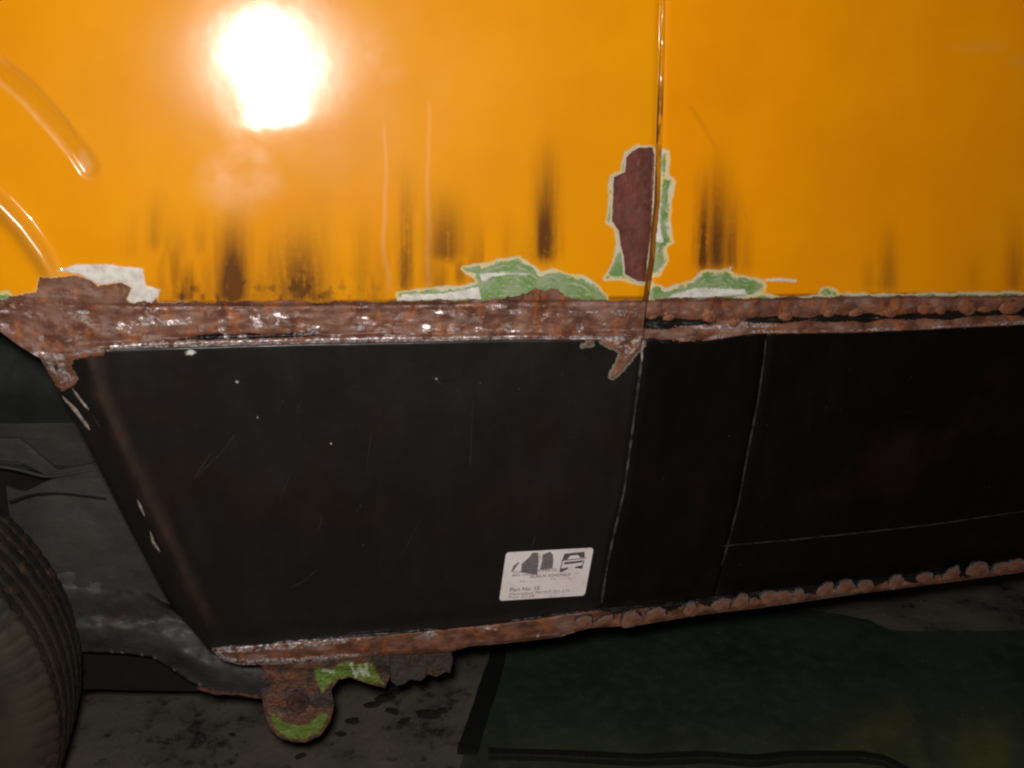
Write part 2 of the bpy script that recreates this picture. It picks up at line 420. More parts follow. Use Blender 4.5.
# --- masks
RUST_PATCH = [(639, 147.5), (652, 147.5), (654.5, 156), (653.7, 177), (652, 212), (651, 235), (647, 261), (646, 282), (637, 281), (625, 274), (624, 258), (620.5, 245), (619, 231), (612, 221), (613.5, 177), (625, 172), (626, 158), (632, 151)]
FRINGE_L = [(637, 146), (626, 153), (621, 172), (611, 177), (609, 222), (617, 228), (618, 250), (613, 265), (605, 279), (623, 279), (641.5, 284), (650, 281), (652, 150)]
FRINGE_R = [(661, 150), (668, 152), (667, 176), (673, 182), (670, 200), (668, 224), (671, 242.5), (665, 247), (666, 261), (658, 275), (650, 275), (650, 245), (657, 235), (659, 196)]
FILL_R = [(660, 191), (660, 224), (664, 242.5), (654.5, 242.5), (657, 228), (658.5, 200)]
PATCH_A = [(398, 293), (423, 291), (440, 289), (459, 288), (477, 283), (474, 276), (463, 268), (480, 266), (498, 260.5), (519.5, 258), (531, 266.5), (540, 273), (552, 270), (566, 276), (583, 277), (594.5, 285), (606, 296), (606, 302), (560, 303), (494, 303), (400, 302)]
FILL_A = [(402, 295), (440, 294), (462, 291), (478, 287), (481, 299), (400, 301)]
FILL_A2 = [(480, 274), (495, 273), (510, 272.6), (530, 274), (510, 275), (492, 276.6), (486, 281), (482, 281)]
RUST_A = [(485, 303), (497, 300), (520, 295), (528, 293), (535, 287.5), (545, 291), (556, 288), (566, 297), (577, 300), (600, 303), (600, 312), (485, 312)]
PATCH_B = [(650, 299), (651, 283), (665, 289), (693, 282), (702.5, 273), (728, 270.6), (737.6, 277.6), (762, 281), (765, 286), (762, 292), (749, 297.5), (700, 301), (650, 301)]
FILL_B = [(667, 297), (695, 288), (745, 289.5), (747, 295), (684, 298)]
THIN_R = [(740, 300), (762, 295), (790, 298), (850, 294), (900, 295), (960, 293), (1024, 292), (1400, 286), (1400, 300), (1024, 301), (900, 303), (740, 304)]
FILL_L = [(57, 271), (76.6, 264), (107.5, 265), (143.4, 268.5), (146, 286), (160, 289.6), (158, 296), (149, 305.6), (133.5, 305.6), (127, 299.5), (131, 287), (121, 282), (99, 284.6), (86.5, 278), (79, 274)]
RUST_L = [(57, 278), (40, 277), (37, 292), (10, 297), (-2, 303), (-30, 300), (-30, 400), (180, 400), (180, 306), (157, 304), (156, 298), (150, 306), (133, 306), (126, 299.5), (131, 288), (121, 283.5), (99, 286), (86, 279), (78, 275)]
STREAKS = [(155, 196, 250, 6, .30), (232, 205, 304, 11, .95), (187, 268, 304, 6, .7), (300, 215, 304, 19, .72), (262, 250, 304, 10, .35), (320, 190, 290, 9, .28),
           (405, 160, 292, 5, .62), (445, 185, 262, 13, .62), (362, 205, 304, 7, .30), (380, 230, 304, 9, .25), (430, 230, 288, 8, .35), (545, 128, 262, 7.5, .80), (538, 210, 264, 8, .35),
           (703, 160, 270, 5, .85), (717, 140, 270, 8, .75), (730, 180, 270, 6, .6), (745, 215, 272, 5, .25), (888, 225, 292, 6, .42), (868, 250, 292, 5, .2), (1014, 215, 292, 6, .38), (1060, 180, 290, 10, .4),
           (240, 285, 306, 70, .35), (460, 258, 285, 4, .5), (210, 240, 304, 8, .3), (508, 220, 262, 6, .2), (132, 200, 262, 6, .12), (975, 260, 292, 5, .15)]

def cat(*a): return np.maximum.reduce(a)

def orange_attrs(px, py):
    z = np.full(px.shape, -50.0)
    near = py > 90
    def S(poly): return np.maximum(sdf_poly(px, py, poly), -50)
    bandtop = py-eT(px)+np.interp(px, [170, 300, 640, 760, 1024], [0, 0.5, -1, -1, -2])-(fbm(px/13, py/13, 3)-0.5)*6+1.5
    bandtop = np.where(px > 40, bandtop, -50)
    rust = cat(S(RUST_PATCH), S(RUST_A), S(RUST_L), bandtop)
    crisp = sst(-8, -2, S(RUST_PATCH))
    primer = cat(S(FRINGE_L), S(FRINGE_R), S(PATCH_A), S(PATCH_B), S(THIN_R)-4.5*fbm(px/16, py/30, 3)+1.0, 4-np.hypot((px-829)/1.5, py-293),
                 S([(-20, 296), (8, 292), (14, 300), (0, 312), (-30, 312)]))
    filler = cat(S(FILL_R), S(FILL_A), S(FILL_A2), S(FILL_B), S(FILL_L), 1.6-dist_line(px, py, [(655.2, 157), (653.6, 190), (652.2, 216)]),
                 1.3-dist_line(px, py, [(766, 280), (780, 279.5), (795, 281)]), 1.2-np.hypot(px-730.5, py-268))
    wig = (fbm(px/3.0, py/60, 3)-0.5)
    dirt = np.zeros(px.shape)
    for x, y0, y1, w, s in STREAKS:
        xc = x+(py-y1)*-0.02
        prof = np.exp(-(np.abs(px-xc+wig*8)/(w*1.55))**1.8)
        v = sst(y0-25, y0+(y1-y0)*0.85, py)**1.2*(1-0.85*sst(y1-10, y1+8, py))
        dirt = np.maximum(dirt, s*prof*v)
    speck = sst(0.52, 0.80, fbm(px/7, py/9, 3))*sst(262, 296, py)*sst(150, 180, px)*sst(420, 330, px)
    dirt = np.clip(dirt+0.30*speck, 0, 1)
    dirt = np.maximum(dirt, 0.55*sst(3.0, 0.5, np.abs(py-eT(px)+2)))*np.where(px > 60, 1, 0)
    # traces of a graze
    dirt = np.maximum(dirt, 0.13*np.exp(-(dist_line(px, py, [(691, 107), (703, 125), (722, 160), (742, 205), (754, 245)])/2.2)**2))
    dirt = np.maximum(dirt, 0.16*np.exp(-(dist_line(px, py, [(5, 60), (35, 84), (65, 118), (76, 136)])/2.0)**2))
    wax_glare = 0.75*np.exp(-(((px-272)/105)**2+((py-58)/70)**2)**1.0)  # painted haze around the flash glare
    wax_glare = np.maximum(wax_glare, 0.22*np.exp(-(((px-300)/190)**2+((py-90)/130)**2)**1.2)*(0.5+fbm(px/30, py/60, 3)))  # wider painted haze, broken up like wax residue
    wax_glare = np.maximum(wax_glare, 0.42*np.exp(-(((px-240)/46)**2+((py-180)/40)**2)**1.5)*(0.2+1.5*fbm(px/24+2, py/24, 4)))  # soft reflection below the glare, painted as a pale patch
    wax_glare = np.maximum(wax_glare, 0.40*np.exp(-(((px-355)/55)**2+((py-62)/55)**2)**1.2)*(0.4+fbm(px/25, py/25, 3)))  # painted glare carried on to the right
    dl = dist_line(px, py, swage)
    wax_glare = np.maximum(wax_glare, 0.42*np.exp(-((dl-10)/2.5)**2)*sst(-60, 20, px)*(0.4+fbm(px/12, py/12, 3)))  # pale outlines painted along the swage edges
    wax_glare = np.maximum(wax_glare, 0.8*np.exp(-(((px-86)/7)**2+((py-160)/12)**2)))  # painted highlight at the swage tip
    wax_glare = np.maximum(wax_glare, 0.85*np.exp(-(dist_line(px, py, lip)/8.0)**2)*sst(70, 50, px))  # painted highlight along the arch lip
    dirt = np.maximum(dirt, 0.10*np.exp(-(dl/9)**4))  # swage channel coloured slightly darker
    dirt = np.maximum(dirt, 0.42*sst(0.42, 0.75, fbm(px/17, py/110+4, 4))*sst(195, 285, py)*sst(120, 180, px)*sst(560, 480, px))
    wax_glare = np.maximum(wax_glare, 0.5*np.exp(-(((px-980)/22)**2+((py-47)/5)**2)))  # reflection streak painted pale on the door
    wax_glare = np.maximum(wax_glare, 0.5*np.exp(-(((px-1022)/12)**2+((py-62)/6)**2)))  # second, smaller painted reflection
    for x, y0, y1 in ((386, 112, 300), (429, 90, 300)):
        wax_glare = np.maximum(wax_glare, 0.4*np.exp(-((px-x+(fbm(px*0+x, py/40, 2)-0.5)*8)/2.6)**2)*sst(y0, y0+20, py)*sst(y1, y1-20, py))
    metal = cat(1.0-np.abs(py-eT(px)-1)-2.2*fbm(px/30, py*0, 2)*1.4+0.6, z)
    metal = np.where(px > 130, metal, -50)
    halo = sst(4, -6, np.abs(px-100)-85)*0.25+0.9*crisp
    return dict(rust=rust, primer=primer, filler=filler, dirt=dirt, wax_glare=np.clip(wax_glare, 0, 1), metal=metal, crisp=crisp, halo=np.clip(halo, 0, 1))

def relief_from_masks(A, px, py):
    """paint thickness taken off where it is chipped, small steps of real depth"""
    wob = (fbm(px/4, py/4, 3)-0.5)*4
    r = sst(-1, 1.5, A['rust']+wob); p = sst(-2, 0, A['primer']+wob*0.5); f = sst(-1, 1, A['filler']+wob*0.4)
    return 0.0004*p+0.0005*r-0.0006*f + r*(fbm(px/6+5, py/6, 4)-0.5)*0.0014

# ------------------------------------------------------------------ VAN
van = thing('camper_van', 'orange camper van side with rusty welded joint above a black replacement sill', 'van', (0, 0, 0))

def panel(name, xs_fn, L, Rr, s_vals, t_vals, top, bot, mat, attr_fn, relief_fn, y_off=0.0, skirt=0.004, edge_roll=0.0, parent=van):
    """sheet between two upright seams L, Rr (functions of py) and two long edges top, bot (functions of px)"""
    s, t = np.meshgrid(s_vals, t_vals)
    px = (L(300)+(Rr(300)-L(300))*s); py = top(px)+(bot(px)-top(px))*t
    for _ in range(6):
        l = L(py); r = Rr(py)
        px = l+(r-l)*s
        py = top(px)+(bot(px)-top(px))*t
    A = attr_fn(px, py)
    y = depth(px, py)+relief_fn(px, py, A)+y_off
    if edge_roll:                                # folded seam edges
        dl = (px-L(py)); dr = (Rr(py)-px)
        y = y+edge_roll*(np.exp(-(dl/3.2)**2)*(s < 0.5)*(L(300) > 0)+np.exp(-(dr/3.2)**2)*(s >= 0.5)*(Rr(300) < 900))
    return grid_mesh(name, on_depth(px, py, y), mat, A, parent, skirt)

top_far = lambda px: px*0-420.0
def o_relief(px, py, A):
    return body_relief(px, py)+relief_from_masks(A, px, py)
eT_lo = lambda px: eT(px)+2.0
def norm(a): return (a-a[0])/(a[-1]-a[0])
# side panel left of the door gap
sv = norm(spaced([(-400, -40, 12), (-40, 655, 1.7), (655, 659, 0.7)]))
tv = norm(spaced([(-420, -10, 12), (-10, 130, 3.2), (130, 306, 1.35)]))
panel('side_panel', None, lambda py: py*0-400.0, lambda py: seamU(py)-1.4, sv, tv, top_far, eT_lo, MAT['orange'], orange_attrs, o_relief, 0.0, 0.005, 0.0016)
sv = norm(spaced([(663, 667, 0.7), (667, 1040, 1.9), (1040, 1400, 12)]))
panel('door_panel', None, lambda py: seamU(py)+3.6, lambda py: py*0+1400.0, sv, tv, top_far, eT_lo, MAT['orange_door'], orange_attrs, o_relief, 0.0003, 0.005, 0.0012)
# filled gap between them
def gap_attrs(px, py):
    z = np.full(px.shape, -50.0)
    return dict(rust=z, primer=z, filler=z, dirt=np.full(px.shape, 0.15)+0.5*sst(0.45, 0.7, fbm(px/6, py/22, 3))*sst(60, 110, py)+0.35*sst(2.4, 0.2, np.abs(px-seamU(py)+0.5))*sst(20, 80, py)+0.4*sst(140, 200, py), wax_glare=z*0, metal=z, crisp=z*0, halo=z*0)
def gap_relief(px, py, A):
    u = (px-seamU(py)-1.1)/3.2
    return 0.0018*np.exp(-((u+0.8)/0.6)**2)-(0.00002+0.0009*np.exp(-((py-44)/16)**2))*np.exp(-((u-0.45)/0.7)**2)+0.0003*(fbm(px/4, py/14, 3)-0.5)
panel('door_gap_seal', None, lambda py: seamU(py)-2.4, lambda py: seamU(py)+4.6, norm(spaced([(0, 7, 0.5)])), norm(spaced([(-420, -10, 8), (-10, 306, 1.6)])), top_far, eT_lo, MAT['orange'], gap_attrs, gap_relief, 0.0012, 0)

# ---- the rusty joint between paint and sill
ridge = smooth_curve([(60, 352), (100, 347), (150, 344.5), (200, 342.5), (300, 340), (420, 338), (500, 337), (640, 334)], 4)
def joint_common(px, py, right):
    z = np.full(px.shape, -50.0)
    w = py-eT(px); wb = eM(px)-py
    n1 = fbm(px/9, py/5, 3)
    A = dict(rust=z+0, primer=z+0, filler=z+0, dirt=z*0, wax_glare=z*0, metal=z+0, crisp=z*0, halo=z*0)
    return A, w, wb, n1
def joint_l_attrs(px, py):
    A, w, wb, n1 = joint_common(px, py, False)
    A['rust'] = np.full(px.shape, 12.0)
    # black line above the bright lip
    gl = 1.2+3.0*fbm(px/14, px*0+2, 3)-np.abs(py-ridge(px)+4.8+3*(fbm(px/30, px*0, 2)-0.5))-2.5*sst(300, 330, px)-2.5*sst(205, 180, px)
    dark = np.where((px > 178) & (px < 330), gl, -50)
    A['rust'] = np.where(dark > -3, np.minimum(12.0, -dark*1.6+0.5), A['rust'])
    m = 2.6-np.abs(py-ridge(px)-0.5)-2.6*fbm(px/40+2, px*0+3, 2)+1.2*sst(120, 160, px)
    m = m-4*sst(395, 460, px)-6*sst(110, 80, px)
    spots = cat(*[r-np.hypot((px-x)/1.0, (py-y)/sy) for x, y, r, sy in ((255, 316, 4, 1.1), (258, 324, 3.4, 1.0), (274, 318, 5, 1.3), (222, 329, 2.4, 1), (222, 322, 1.5, 1), (227, 336, 2, 1), (121, 326, 3, 1), (127, 329, 2, 1), (120, 345, 4.5, .7),
                                                                       (303, 326, 3.6, .5), (288, 331, 2, .6), (361, 327, 3, .8), (509, 325, 2, 1), (426, 326, 2.2, .8), (580, 328, 2, 1), (41, 338, 1.6, 1), (371, 339, 5, .5), (392, 339, 8, .4), (167, 344, 9, .4), (190, 343, 7, .4))])
    m = np.maximum(m, spots+1.2)
    m = np.maximum(m, spots+1.6)
    m = np.maximum(m, 1.9-np.abs(wb-1.2)-sst(60, 20, px)*4)
    m = np.maximum(m, 4.5*sst(0.58, 0.82, fbm(px/26+7, py/6, 3))-2.8)
    A['metal'] = m
    A['primer'] = np.where(px < 60, 4-np.hypot(px-2, py-300)/2.2, -50)
    A['rust'] = np.where(px < 60, np.minimum(A['rust'], 12), A['rust'])
    return A
def joint_l_relief(px, py, A):
    w = py-eT(px)
    a = sst(40, 130, px)
    lump = (fbm(px/11, py/9, 4)-0.5)*0.0042+(fbm(px/34+9, py/12, 3)-0.5)*0.005
    rdg = -0.0042*np.exp(-((py-ridge(px))/3.0)**2)*a
    grv = 0.0048*np.exp(-((py-ridge(px)+5.2)/2.2)**2)*sst(150, 190, px)*sst(400, 300, px)
    shelf = -0.0012*np.exp(-((w-5)/3.0)**2)*a
    return lump+rdg+grv+shelf
sv = norm(spaced([(-14, 641, 1.5)])); tv2 = norm(spaced([(0, 42, 1.15)]))
panel('welded_joint_strip', None, lambda py: py*0-14.0, lambda py: seamL(py)+0.0, sv, tv2, lambda px: eT(px)+1.0, lambda px: eM(px)+0.5, MAT['black'], joint_l_attrs, joint_l_relief, -0.0005, 0.006)
DG = smooth_curve([(645, 323), (700, 322), (760, 320), (850, 318), (900, 317), (1024, 312), (1400, 300)], 3)     # the dark groove on the right
def joint_r_attrs(px, py):
    A, w, wb, n1 = joint_common(px, py, True)
    g = np.abs(py-DG(px))
    hw = 3.4+1.6*np.sin(px/9.0)*np.sin(px/23.0+1)+sst(700, 650, px)*2.5
    hw = hw-6*np.exp(-((px-735)/14)**2)
    A['rust'] = (g-hw)*1.3+0.5
    A['metal'] = cat(2.5-np.hypot((px-746)/9, py-325), 2-np.hypot((px-712)/16, (py-327)*1.0), 1.3-np.abs(wb-1.5)-1.2*fbm(px/20, px*0, 2)*2+0.6)
    A['primer'] = np.where(w < 7, 1.5-w+2*np.sin(px/17.0)+1.5*np.sin(px/5.3), -50)
    return A
def joint_r_relief(px, py, A):
    g = (py-DG(px))
    lump = (fbm(px/10, py/6, 4)-0.5)*0.004+(fbm(px/18+9, py/9, 3)-0.5)*0.004
    return lump+0.004*np.exp(-(g/4.0)**2)-0.002*np.exp(-((g-10)/4.5)**2)-0.0015*np.exp(-((g+11)/4.5)**2)
sv = norm(spaced([(646, 1040, 1.7), (1040, 1400, 10)]))
panel('welded_joint_strip', None, lambda py: seamL(py)+1.6, lambda py: py*0+1400.0, sv, tv2, lambda px: eT(px)+1.0, lambda px: eM(px)+0.5, MAT['black'], joint_r_attrs, joint_r_relief, 0.0, 0.006)

# ---- black sill panels
SPIKE = [(610, 377), (616, 364), (621, 352), (611, 347), (602, 343), (600, 330), (646, 330), (644, 345), (633, 356), (621, 371), (613, 378)]
TAB = [(582, 345.5), (587, 344), (588, 330), (594, 330), (592, 345), (590, 346)]
DRIP = [(20, 345), (44, 372), (55, 384), (62, 392), (72, 386), (79, 380), (72, 366), (74, 360), (92, 356), (104, 356), (108, 345), (100, 330), (20, 330)]
def sill_attrs(px, py):
    z = np.full(px.shape, -50.0)
    A = dict(rust=z+0, primer=z+0, filler=z+0, dirt=z*0, wax_glare=z*0, metal=z+0, crisp=z*0, halo=0.35*sst(400, 500, px)*sst(0, 5, py-eM(px)))
    A['rust'] = cat(sdf_poly(px, py, SPIKE), sdf_poly(px, py, TAB), sdf_poly(px, py, DRIP), -1.2-(py-eM(px)))
    holes = cat(3.4-np.hypot((px-53)/1.3, py-368), 2.4-np.hypot((px-39.5)/1.2, py-370.5))
    A['rust'] = np.where(holes > -1.5, np.minimum(A['rust'], -holes), A['rust'])
    A['filler'] = cat(2.6-np.hypot((px-190)/1.6, py-352.5), 1.8-np.hypot((px-59)/.8, (py-400)/1.6), 0.9-np.hypot(px-331, py-444), 0.8-np.hypot(px-357, py-510), 0.5-np.hypot(px-258, py-418), 0.6-np.hypot(px-480, py-383), 0.4-np.hypot(px-503, py-492), 0.5-np.hypot(px-363, py-546), 0.4-np.hypot(px-425, py-545), 0.5-np.hypot(px-160, py-590), 0.5-np.hypot(px-436, py-379), 0.7-np.hypot(px-237, py-382))
    A['metal'] = cat(sdf_poly(px, py, SPIKE)*0.4-1.4, np.minimum(sdf_poly(px, py, DRIP)*0.25-1.6, (py-352)*0.2))
    d = np.abs(px-crease(py)-4)
    A['dirt'] = 0.62*np.exp(-(d/(5+fbm(px/20, py/30, 2)*7))**2)*sst(345, 360, py)*sst(640, 590, py)*(0.35+1.1*fbm(px/30, py/22, 4))
    A['dirt'] = np.clip(A['dirt']*(0.55+0.9*fbm(px/9, py/25, 3)), 0, 1)
    return A
def sill_relief(px, py, A):
    d = (fbm(px/120+4, py/120, 2)-0.5)*0.006+(fbm(px/30, py/60, 3)-0.5)*0.0007
    d = d-0.0008*np.exp(-((px-crease(py))/8)**2)
    d = d+0.0025*np.exp(-((eFt(px)-py-7)/6.0)**2)-0.0004*np.exp(-((eFt(px)-py-20)/5.0)**2)   # fold above the flange
    d = d+0.004*np.exp(-(((px-53)/4.4)**2+((py-368)/3.2)**2))+0.003*np.exp(-(((px-39.5)/3)**2+((py-370.5)/2.4)**2))
    r = sst(-1, 1, A['rust'])
    return d-0.0009*r+r*(fbm(px/5, py/5, 3)-0.5)*0.0016
tv3 = norm(spaced([(340, 385, 1.6), (385, 620, 3.0), (620, 655, 1.6)]))
sv = norm(spaced([(34, 120, 1.6), (120, 560, 2.6), (560, 641, 1.6)]))
etop = lambda px: eM(px)-2.0
ebot = lambda px: eFt(px)+3.0
panel('sill_panel', None, cutL, lambda py: seamL(py)-0.4, sv, tv3, etop, ebot, MAT['black'], sill_attrs, sill_relief, 0.0015, 0.004, 0.0018)
sv = norm(spaced([(645, 764, 2.2)]))
panel('sill_panel', None, lambda py: seamL(py)+1.8, lambda py: seam2(py)-0.4, sv, tv3, etop, ebot, MAT['black_falloff'], sill_attrs, sill_relief, 0.0015, 0.004, 0.0018)
sv = norm(spaced([(766, 1040, 2.6), (1040, 1400, 12)]))
panel('sill_panel', None, lambda py: seam2(py)+1.2, lambda py: py*0+1400.0, sv, tv3, etop, ebot, MAT['black_falloff'], sill_attrs, sill_relief, 0.0015, 0.004, 0.0018)

def surf(px, py, off=0.0):
    px = np.asarray(px, float); py = np.asarray(py, float)
    A = sill_attrs(px, py)
    y = depth(px, py)+sill_relief(px, py, A)+0.0015-off
    return on_depth(px, py, y)
def ribbon(name, pts, width, mat, off=0.0006, jitter=0.5, th=0.0005, parent=van, surf_fn=surf, dense=2.5):
    pts = np.array(pts, float)
    seg = np.hypot(*(pts[1:]-pts[:-1]).T); cum = np.concatenate([[0], np.cumsum(seg)])
    n = max(4, int(cum[-1]/dense)); u = np.linspace(0, cum[-1], n)
    x = np.interp(u, cum, pts[:, 0]); y = np.interp(u, cum, pts[:, 1])
    dx = np.gradient(x); dy = np.gradient(y); l = np.hypot(dx, dy)+1e-9
    nx, ny = -dy/l, dx/l
    if nx.mean() < 0: nx, ny = -nx, -ny
    w = width*(1-jitter+2*jitter*fbm(u/6+pts[0, 0], u*0+pts[0, 1], 2))
    w = w*sst(0, 6, u)*sst(cum[-1], cum[-1]-6, u)*0.5+0.12
    P = np.stack([surf_fn(x-nx*w, y-ny*w, off), surf_fn(x, y, off+0.0003), surf_fn(x+nx*w, y+ny*w, off)], 1)
    return grid_mesh(name, P, mat, None, parent, th)
py_ = np.linspace(345, 604, 60)
ribbon('seam_edge', np.stack([seamL(py_)+0.6, py_], 1), 1.9, MAT['joint_line'], 0.0018, 0.55)
py_ = np.linspace(338, 566, 50)
ribbon('seam_edge', np.stack([seam2(py_)+0.4, py_], 1), 1.2, MAT['joint_line2'], 0.0018, 0.55)
ribbon('scratch', [(643.5, 340), (642, 352), (642, 362)], 1.8, MAT['scratch'], 0.002, 0.4)
for pts, w, m in (([(62, 396), (76, 411), (90, 430)], 3.2, 'scratch'), ([(72, 388), (82, 402), (89, 410)], 2.2, 'scratch'), ([(92, 414), (100, 428)], 1.4, 'dull_scratch'), ([(137, 499), (145, 517)], 1.8, 'scratch'), ([(150, 531), (153, 542), (160, 552)], 2.0, 'scratch'),
                  ([(193, 480), (205, 462), (212, 452)], 1.6, 'dull_scratch'), ([(531, 549), (534, 541), (537, 533)], 1.6, 'dull_scratch'), ([(431, 376), (438, 382), (444, 386)], 1.4, 'dull_scratch'), ([(455, 388), (462, 394)], 1.2, 'dull_scratch'),
                  ([(722, 546), (780, 541), (850, 534), (930, 525), (1060, 506)], 1.0, 'joint_line2'), ([(236, 433), (222, 452), (193, 480)], 1.1, 'dull_scratch'), ([(318, 532), (322, 520), (320, 512)], 1.6, 'dull_scratch'), ([(262, 533), (264, 539)], 2.2, 'dull_scratch'), ([(290, 588), (306, 580), (318, 568)], 0.9, 'dull_scratch'), ([(300, 400), (296, 420)], 1.0, 'dull_scratch'), ([(366, 470), (372, 430)], 0.9, 'dull_scratch'), ([(259, 417), (261, 421)], 1.6, 'dull_scratch'),
                  ([(280, 500), (292, 470)], 0.8, 'dull_scratch'), ([(470, 470), (473, 400)], 1.0, 'dull_scratch'), ([(400, 560), (420, 520)], 0.8, 'dull_scratch')):
    ribbon('scratch', pts, w, MAT[m], 0.0004, 0.4, 0.0002)

# ---- flange along the bottom
def fl_attrs(px, py):
    z = np.full(px.shape, -50.0)
    A = dict(rust=z+0, primer=z+0, filler=z+0, dirt=z*0, wax_glare=z*0, metal=z+0, crisp=z*0, halo=z*0)
    wt = py-eFt(px); wb = eFb(px)-py
    n1 = fbm(px/16+1, py/8, 3)
    left = (wt-1.0)*1.3-n1*2
    scal = wt-sst(575, 640, px)*(6.5+3*np.sin(px/8.0)) + 0.5
    A['rust'] = np.where(px < 560, left, np.minimum(left+1, scal))
    m = cat(3.0-np.hypot((px-255)/3, py-646.5), 2.6-np.hypot((px-288)/2.2, py-646), 2.5-np.hypot((px-307), py-643), 1.8-dist_line(px, py, [(216, 656), (226, 650), (245, 646.5)]),
            1.8-dist_line(px, py, [(222, 659), (240, 662), (275, 661)]), 1.2-dist_line(px, py, [(240, 647), (330, 641.5)]), 1.2-dist_line(px, py, [(480, 627), (497, 630)]), 1.0-dist_line(px, py, [(560, 635.5), (574, 632)]),
            4-np.hypot((px-428)/2.2, py-634.5), 1.8-np.hypot((px-538), py-636), -50*np.ones(px.shape), 4.6-np.minimum(np.abs(wt-4), np.abs(wb-2.5))-sst(300, 420, px)*5-1.0)
    A['metal'] = m
    return A
def fl_relief(px, py, A):
    wt = py-eFt(px); wb = eFb(px)-py
    lump = (fbm(px/10, py/7, 4)-0.5)*0.0040+(fbm(px/26+9, py/10, 3)-0.5)*0.005
    return lump+0.005*sst(3, 0, wt)+0.003*sst(3, 0, wb)
def f_depth_fix():
    pass
svf = norm(spaced([(209, 1040, 1.7), (1040, 1400, 10)])); tvf = norm(spaced([(0, 26, 1.1)]))
panel('bottom_flange', None, lambda py: py*0+209.0, lambda py: py*0+1400.0, svf, tvf, lambda px: eFt(px)-0.5, lambda px: np.maximum(eFb(px), eFt(px)+1), MAT['black'], fl_attrs, fl_relief, -0.0035, 0.009)

# ---- individual weld spots
_weld_meshes = []
def weld_mesh(k, mat='weld'):
    rs = np.random.default_rng(40+k)
    nr, nt = 7, 28
    verts = [(0, -0.9, 0)]; rad = [0.0]; faces = []
    ph = rs.random(4)*6
    for i in range(1, nr+1):
        r = i/nr
        for j in range(nt):
            a = 2*math.pi*j/nt
            rr = r*(1+0.10*math.sin(2*a+ph[0])+0.07*math.sin(3*a+ph[1])+0.04*math.sin(7*a+ph[2]))
            h = (1-r**2)*0.75+0.20*math.exp(-((r-0.80)/0.12)**2)+0.08*math.sin(5*a+ph[3])*r*(1-r)
            if i == nr: h = -0.35
            verts.append((rr*math.cos(a), -h, rr*math.sin(a)))
            dn = max(0.0, min(1.0, (0.15-math.sin(a))/0.5)); rad.append(r*(1-0.22*dn))
    for j in range(nt):
        faces.append((0, 1+(j+1) % nt, 1+j))
    for i in range(nr-1):
        for j in range(nt):
            a = 1+i*nt+j; b = 1+i*nt+(j+1) % nt
            faces.append((a, b, b+nt, a+nt))
    me = bpy.data.meshes.new('weld_spot'); me.from_pydata(verts, [], faces)
    at = me.attributes.new('rad', 'FLOAT', 'POINT'); at.data.foreach_set('value', np.array(rad, np.float32))
    for p in me.polygons: p.use_smooth = True
    me.materials.append(MAT[mat]); return me
for k in range(5): _weld_meshes.append(weld_mesh(k))
_plain = [weld_mesh(k+5, 'weld_plain') for k in range(5)]
def weld_at(x, y, rx, ry, off, k, roll=0.0, plain=False):
    P = surf(np.array([x]), np.array([y]), off)[0]
    s = np.linalg.norm(P-CAM)/FPX
    o = bpy.data.objects.new('weld_spot', (_plain if plain else _weld_meshes)[k % 5]); COL.objects.link(o); o.parent = van
    o.location = P; o.scale = (rx*s, 0.0024, ry*s); o.rotation_euler = (0, roll, 0)
    return o
k = 0
for x, w in ((585, 8), (606, 7), (631, 10), (652, 7), (658, 9), (691, 9), (722, 11), (742, 9), (771, 9.5), (785, 7), (798, 9), (826, 10), (846, 9), (866, 8.5), (896, 8.5), (926, 8), (952, 8.5), (979, 10), (1002, 8), (1018, 9)):
    weld_at(x, eFb(x)-7.6+random.uniform(-1.6, .9), w*random.uniform(.9, 1.45), w*random.uniform(.75, .98), 0.0078, k, random.uniform(-.35, .35)); k += 1
for x in range(1045, 1380, 27):
    weld_at(x, eFb(x)-9, 9, 9, 0.0085, k, random.uniform(-.35, .35)); k += 1
for x, y, w in ((653, 317, 5), (669, 317, 5.5), (709, 315, 10), (735, 322, 8), (786, 316, 7.5), (829, 313, 6.5), (856, 312, 7), (890, 312, 7), (927, 308, 10), (941, 309, 7), (967, 307, 10), (985, 309, 6), (1011, 307, 11), (1040, 307, 8), (1066, 305, 8), (1100, 303, 9)):
    weld_at(x, y, w*random.uniform(.75, 1.15), w*random.uniform(.5, .8), 0.0022, k, random.uniform(-.4, .4), True); k += 1

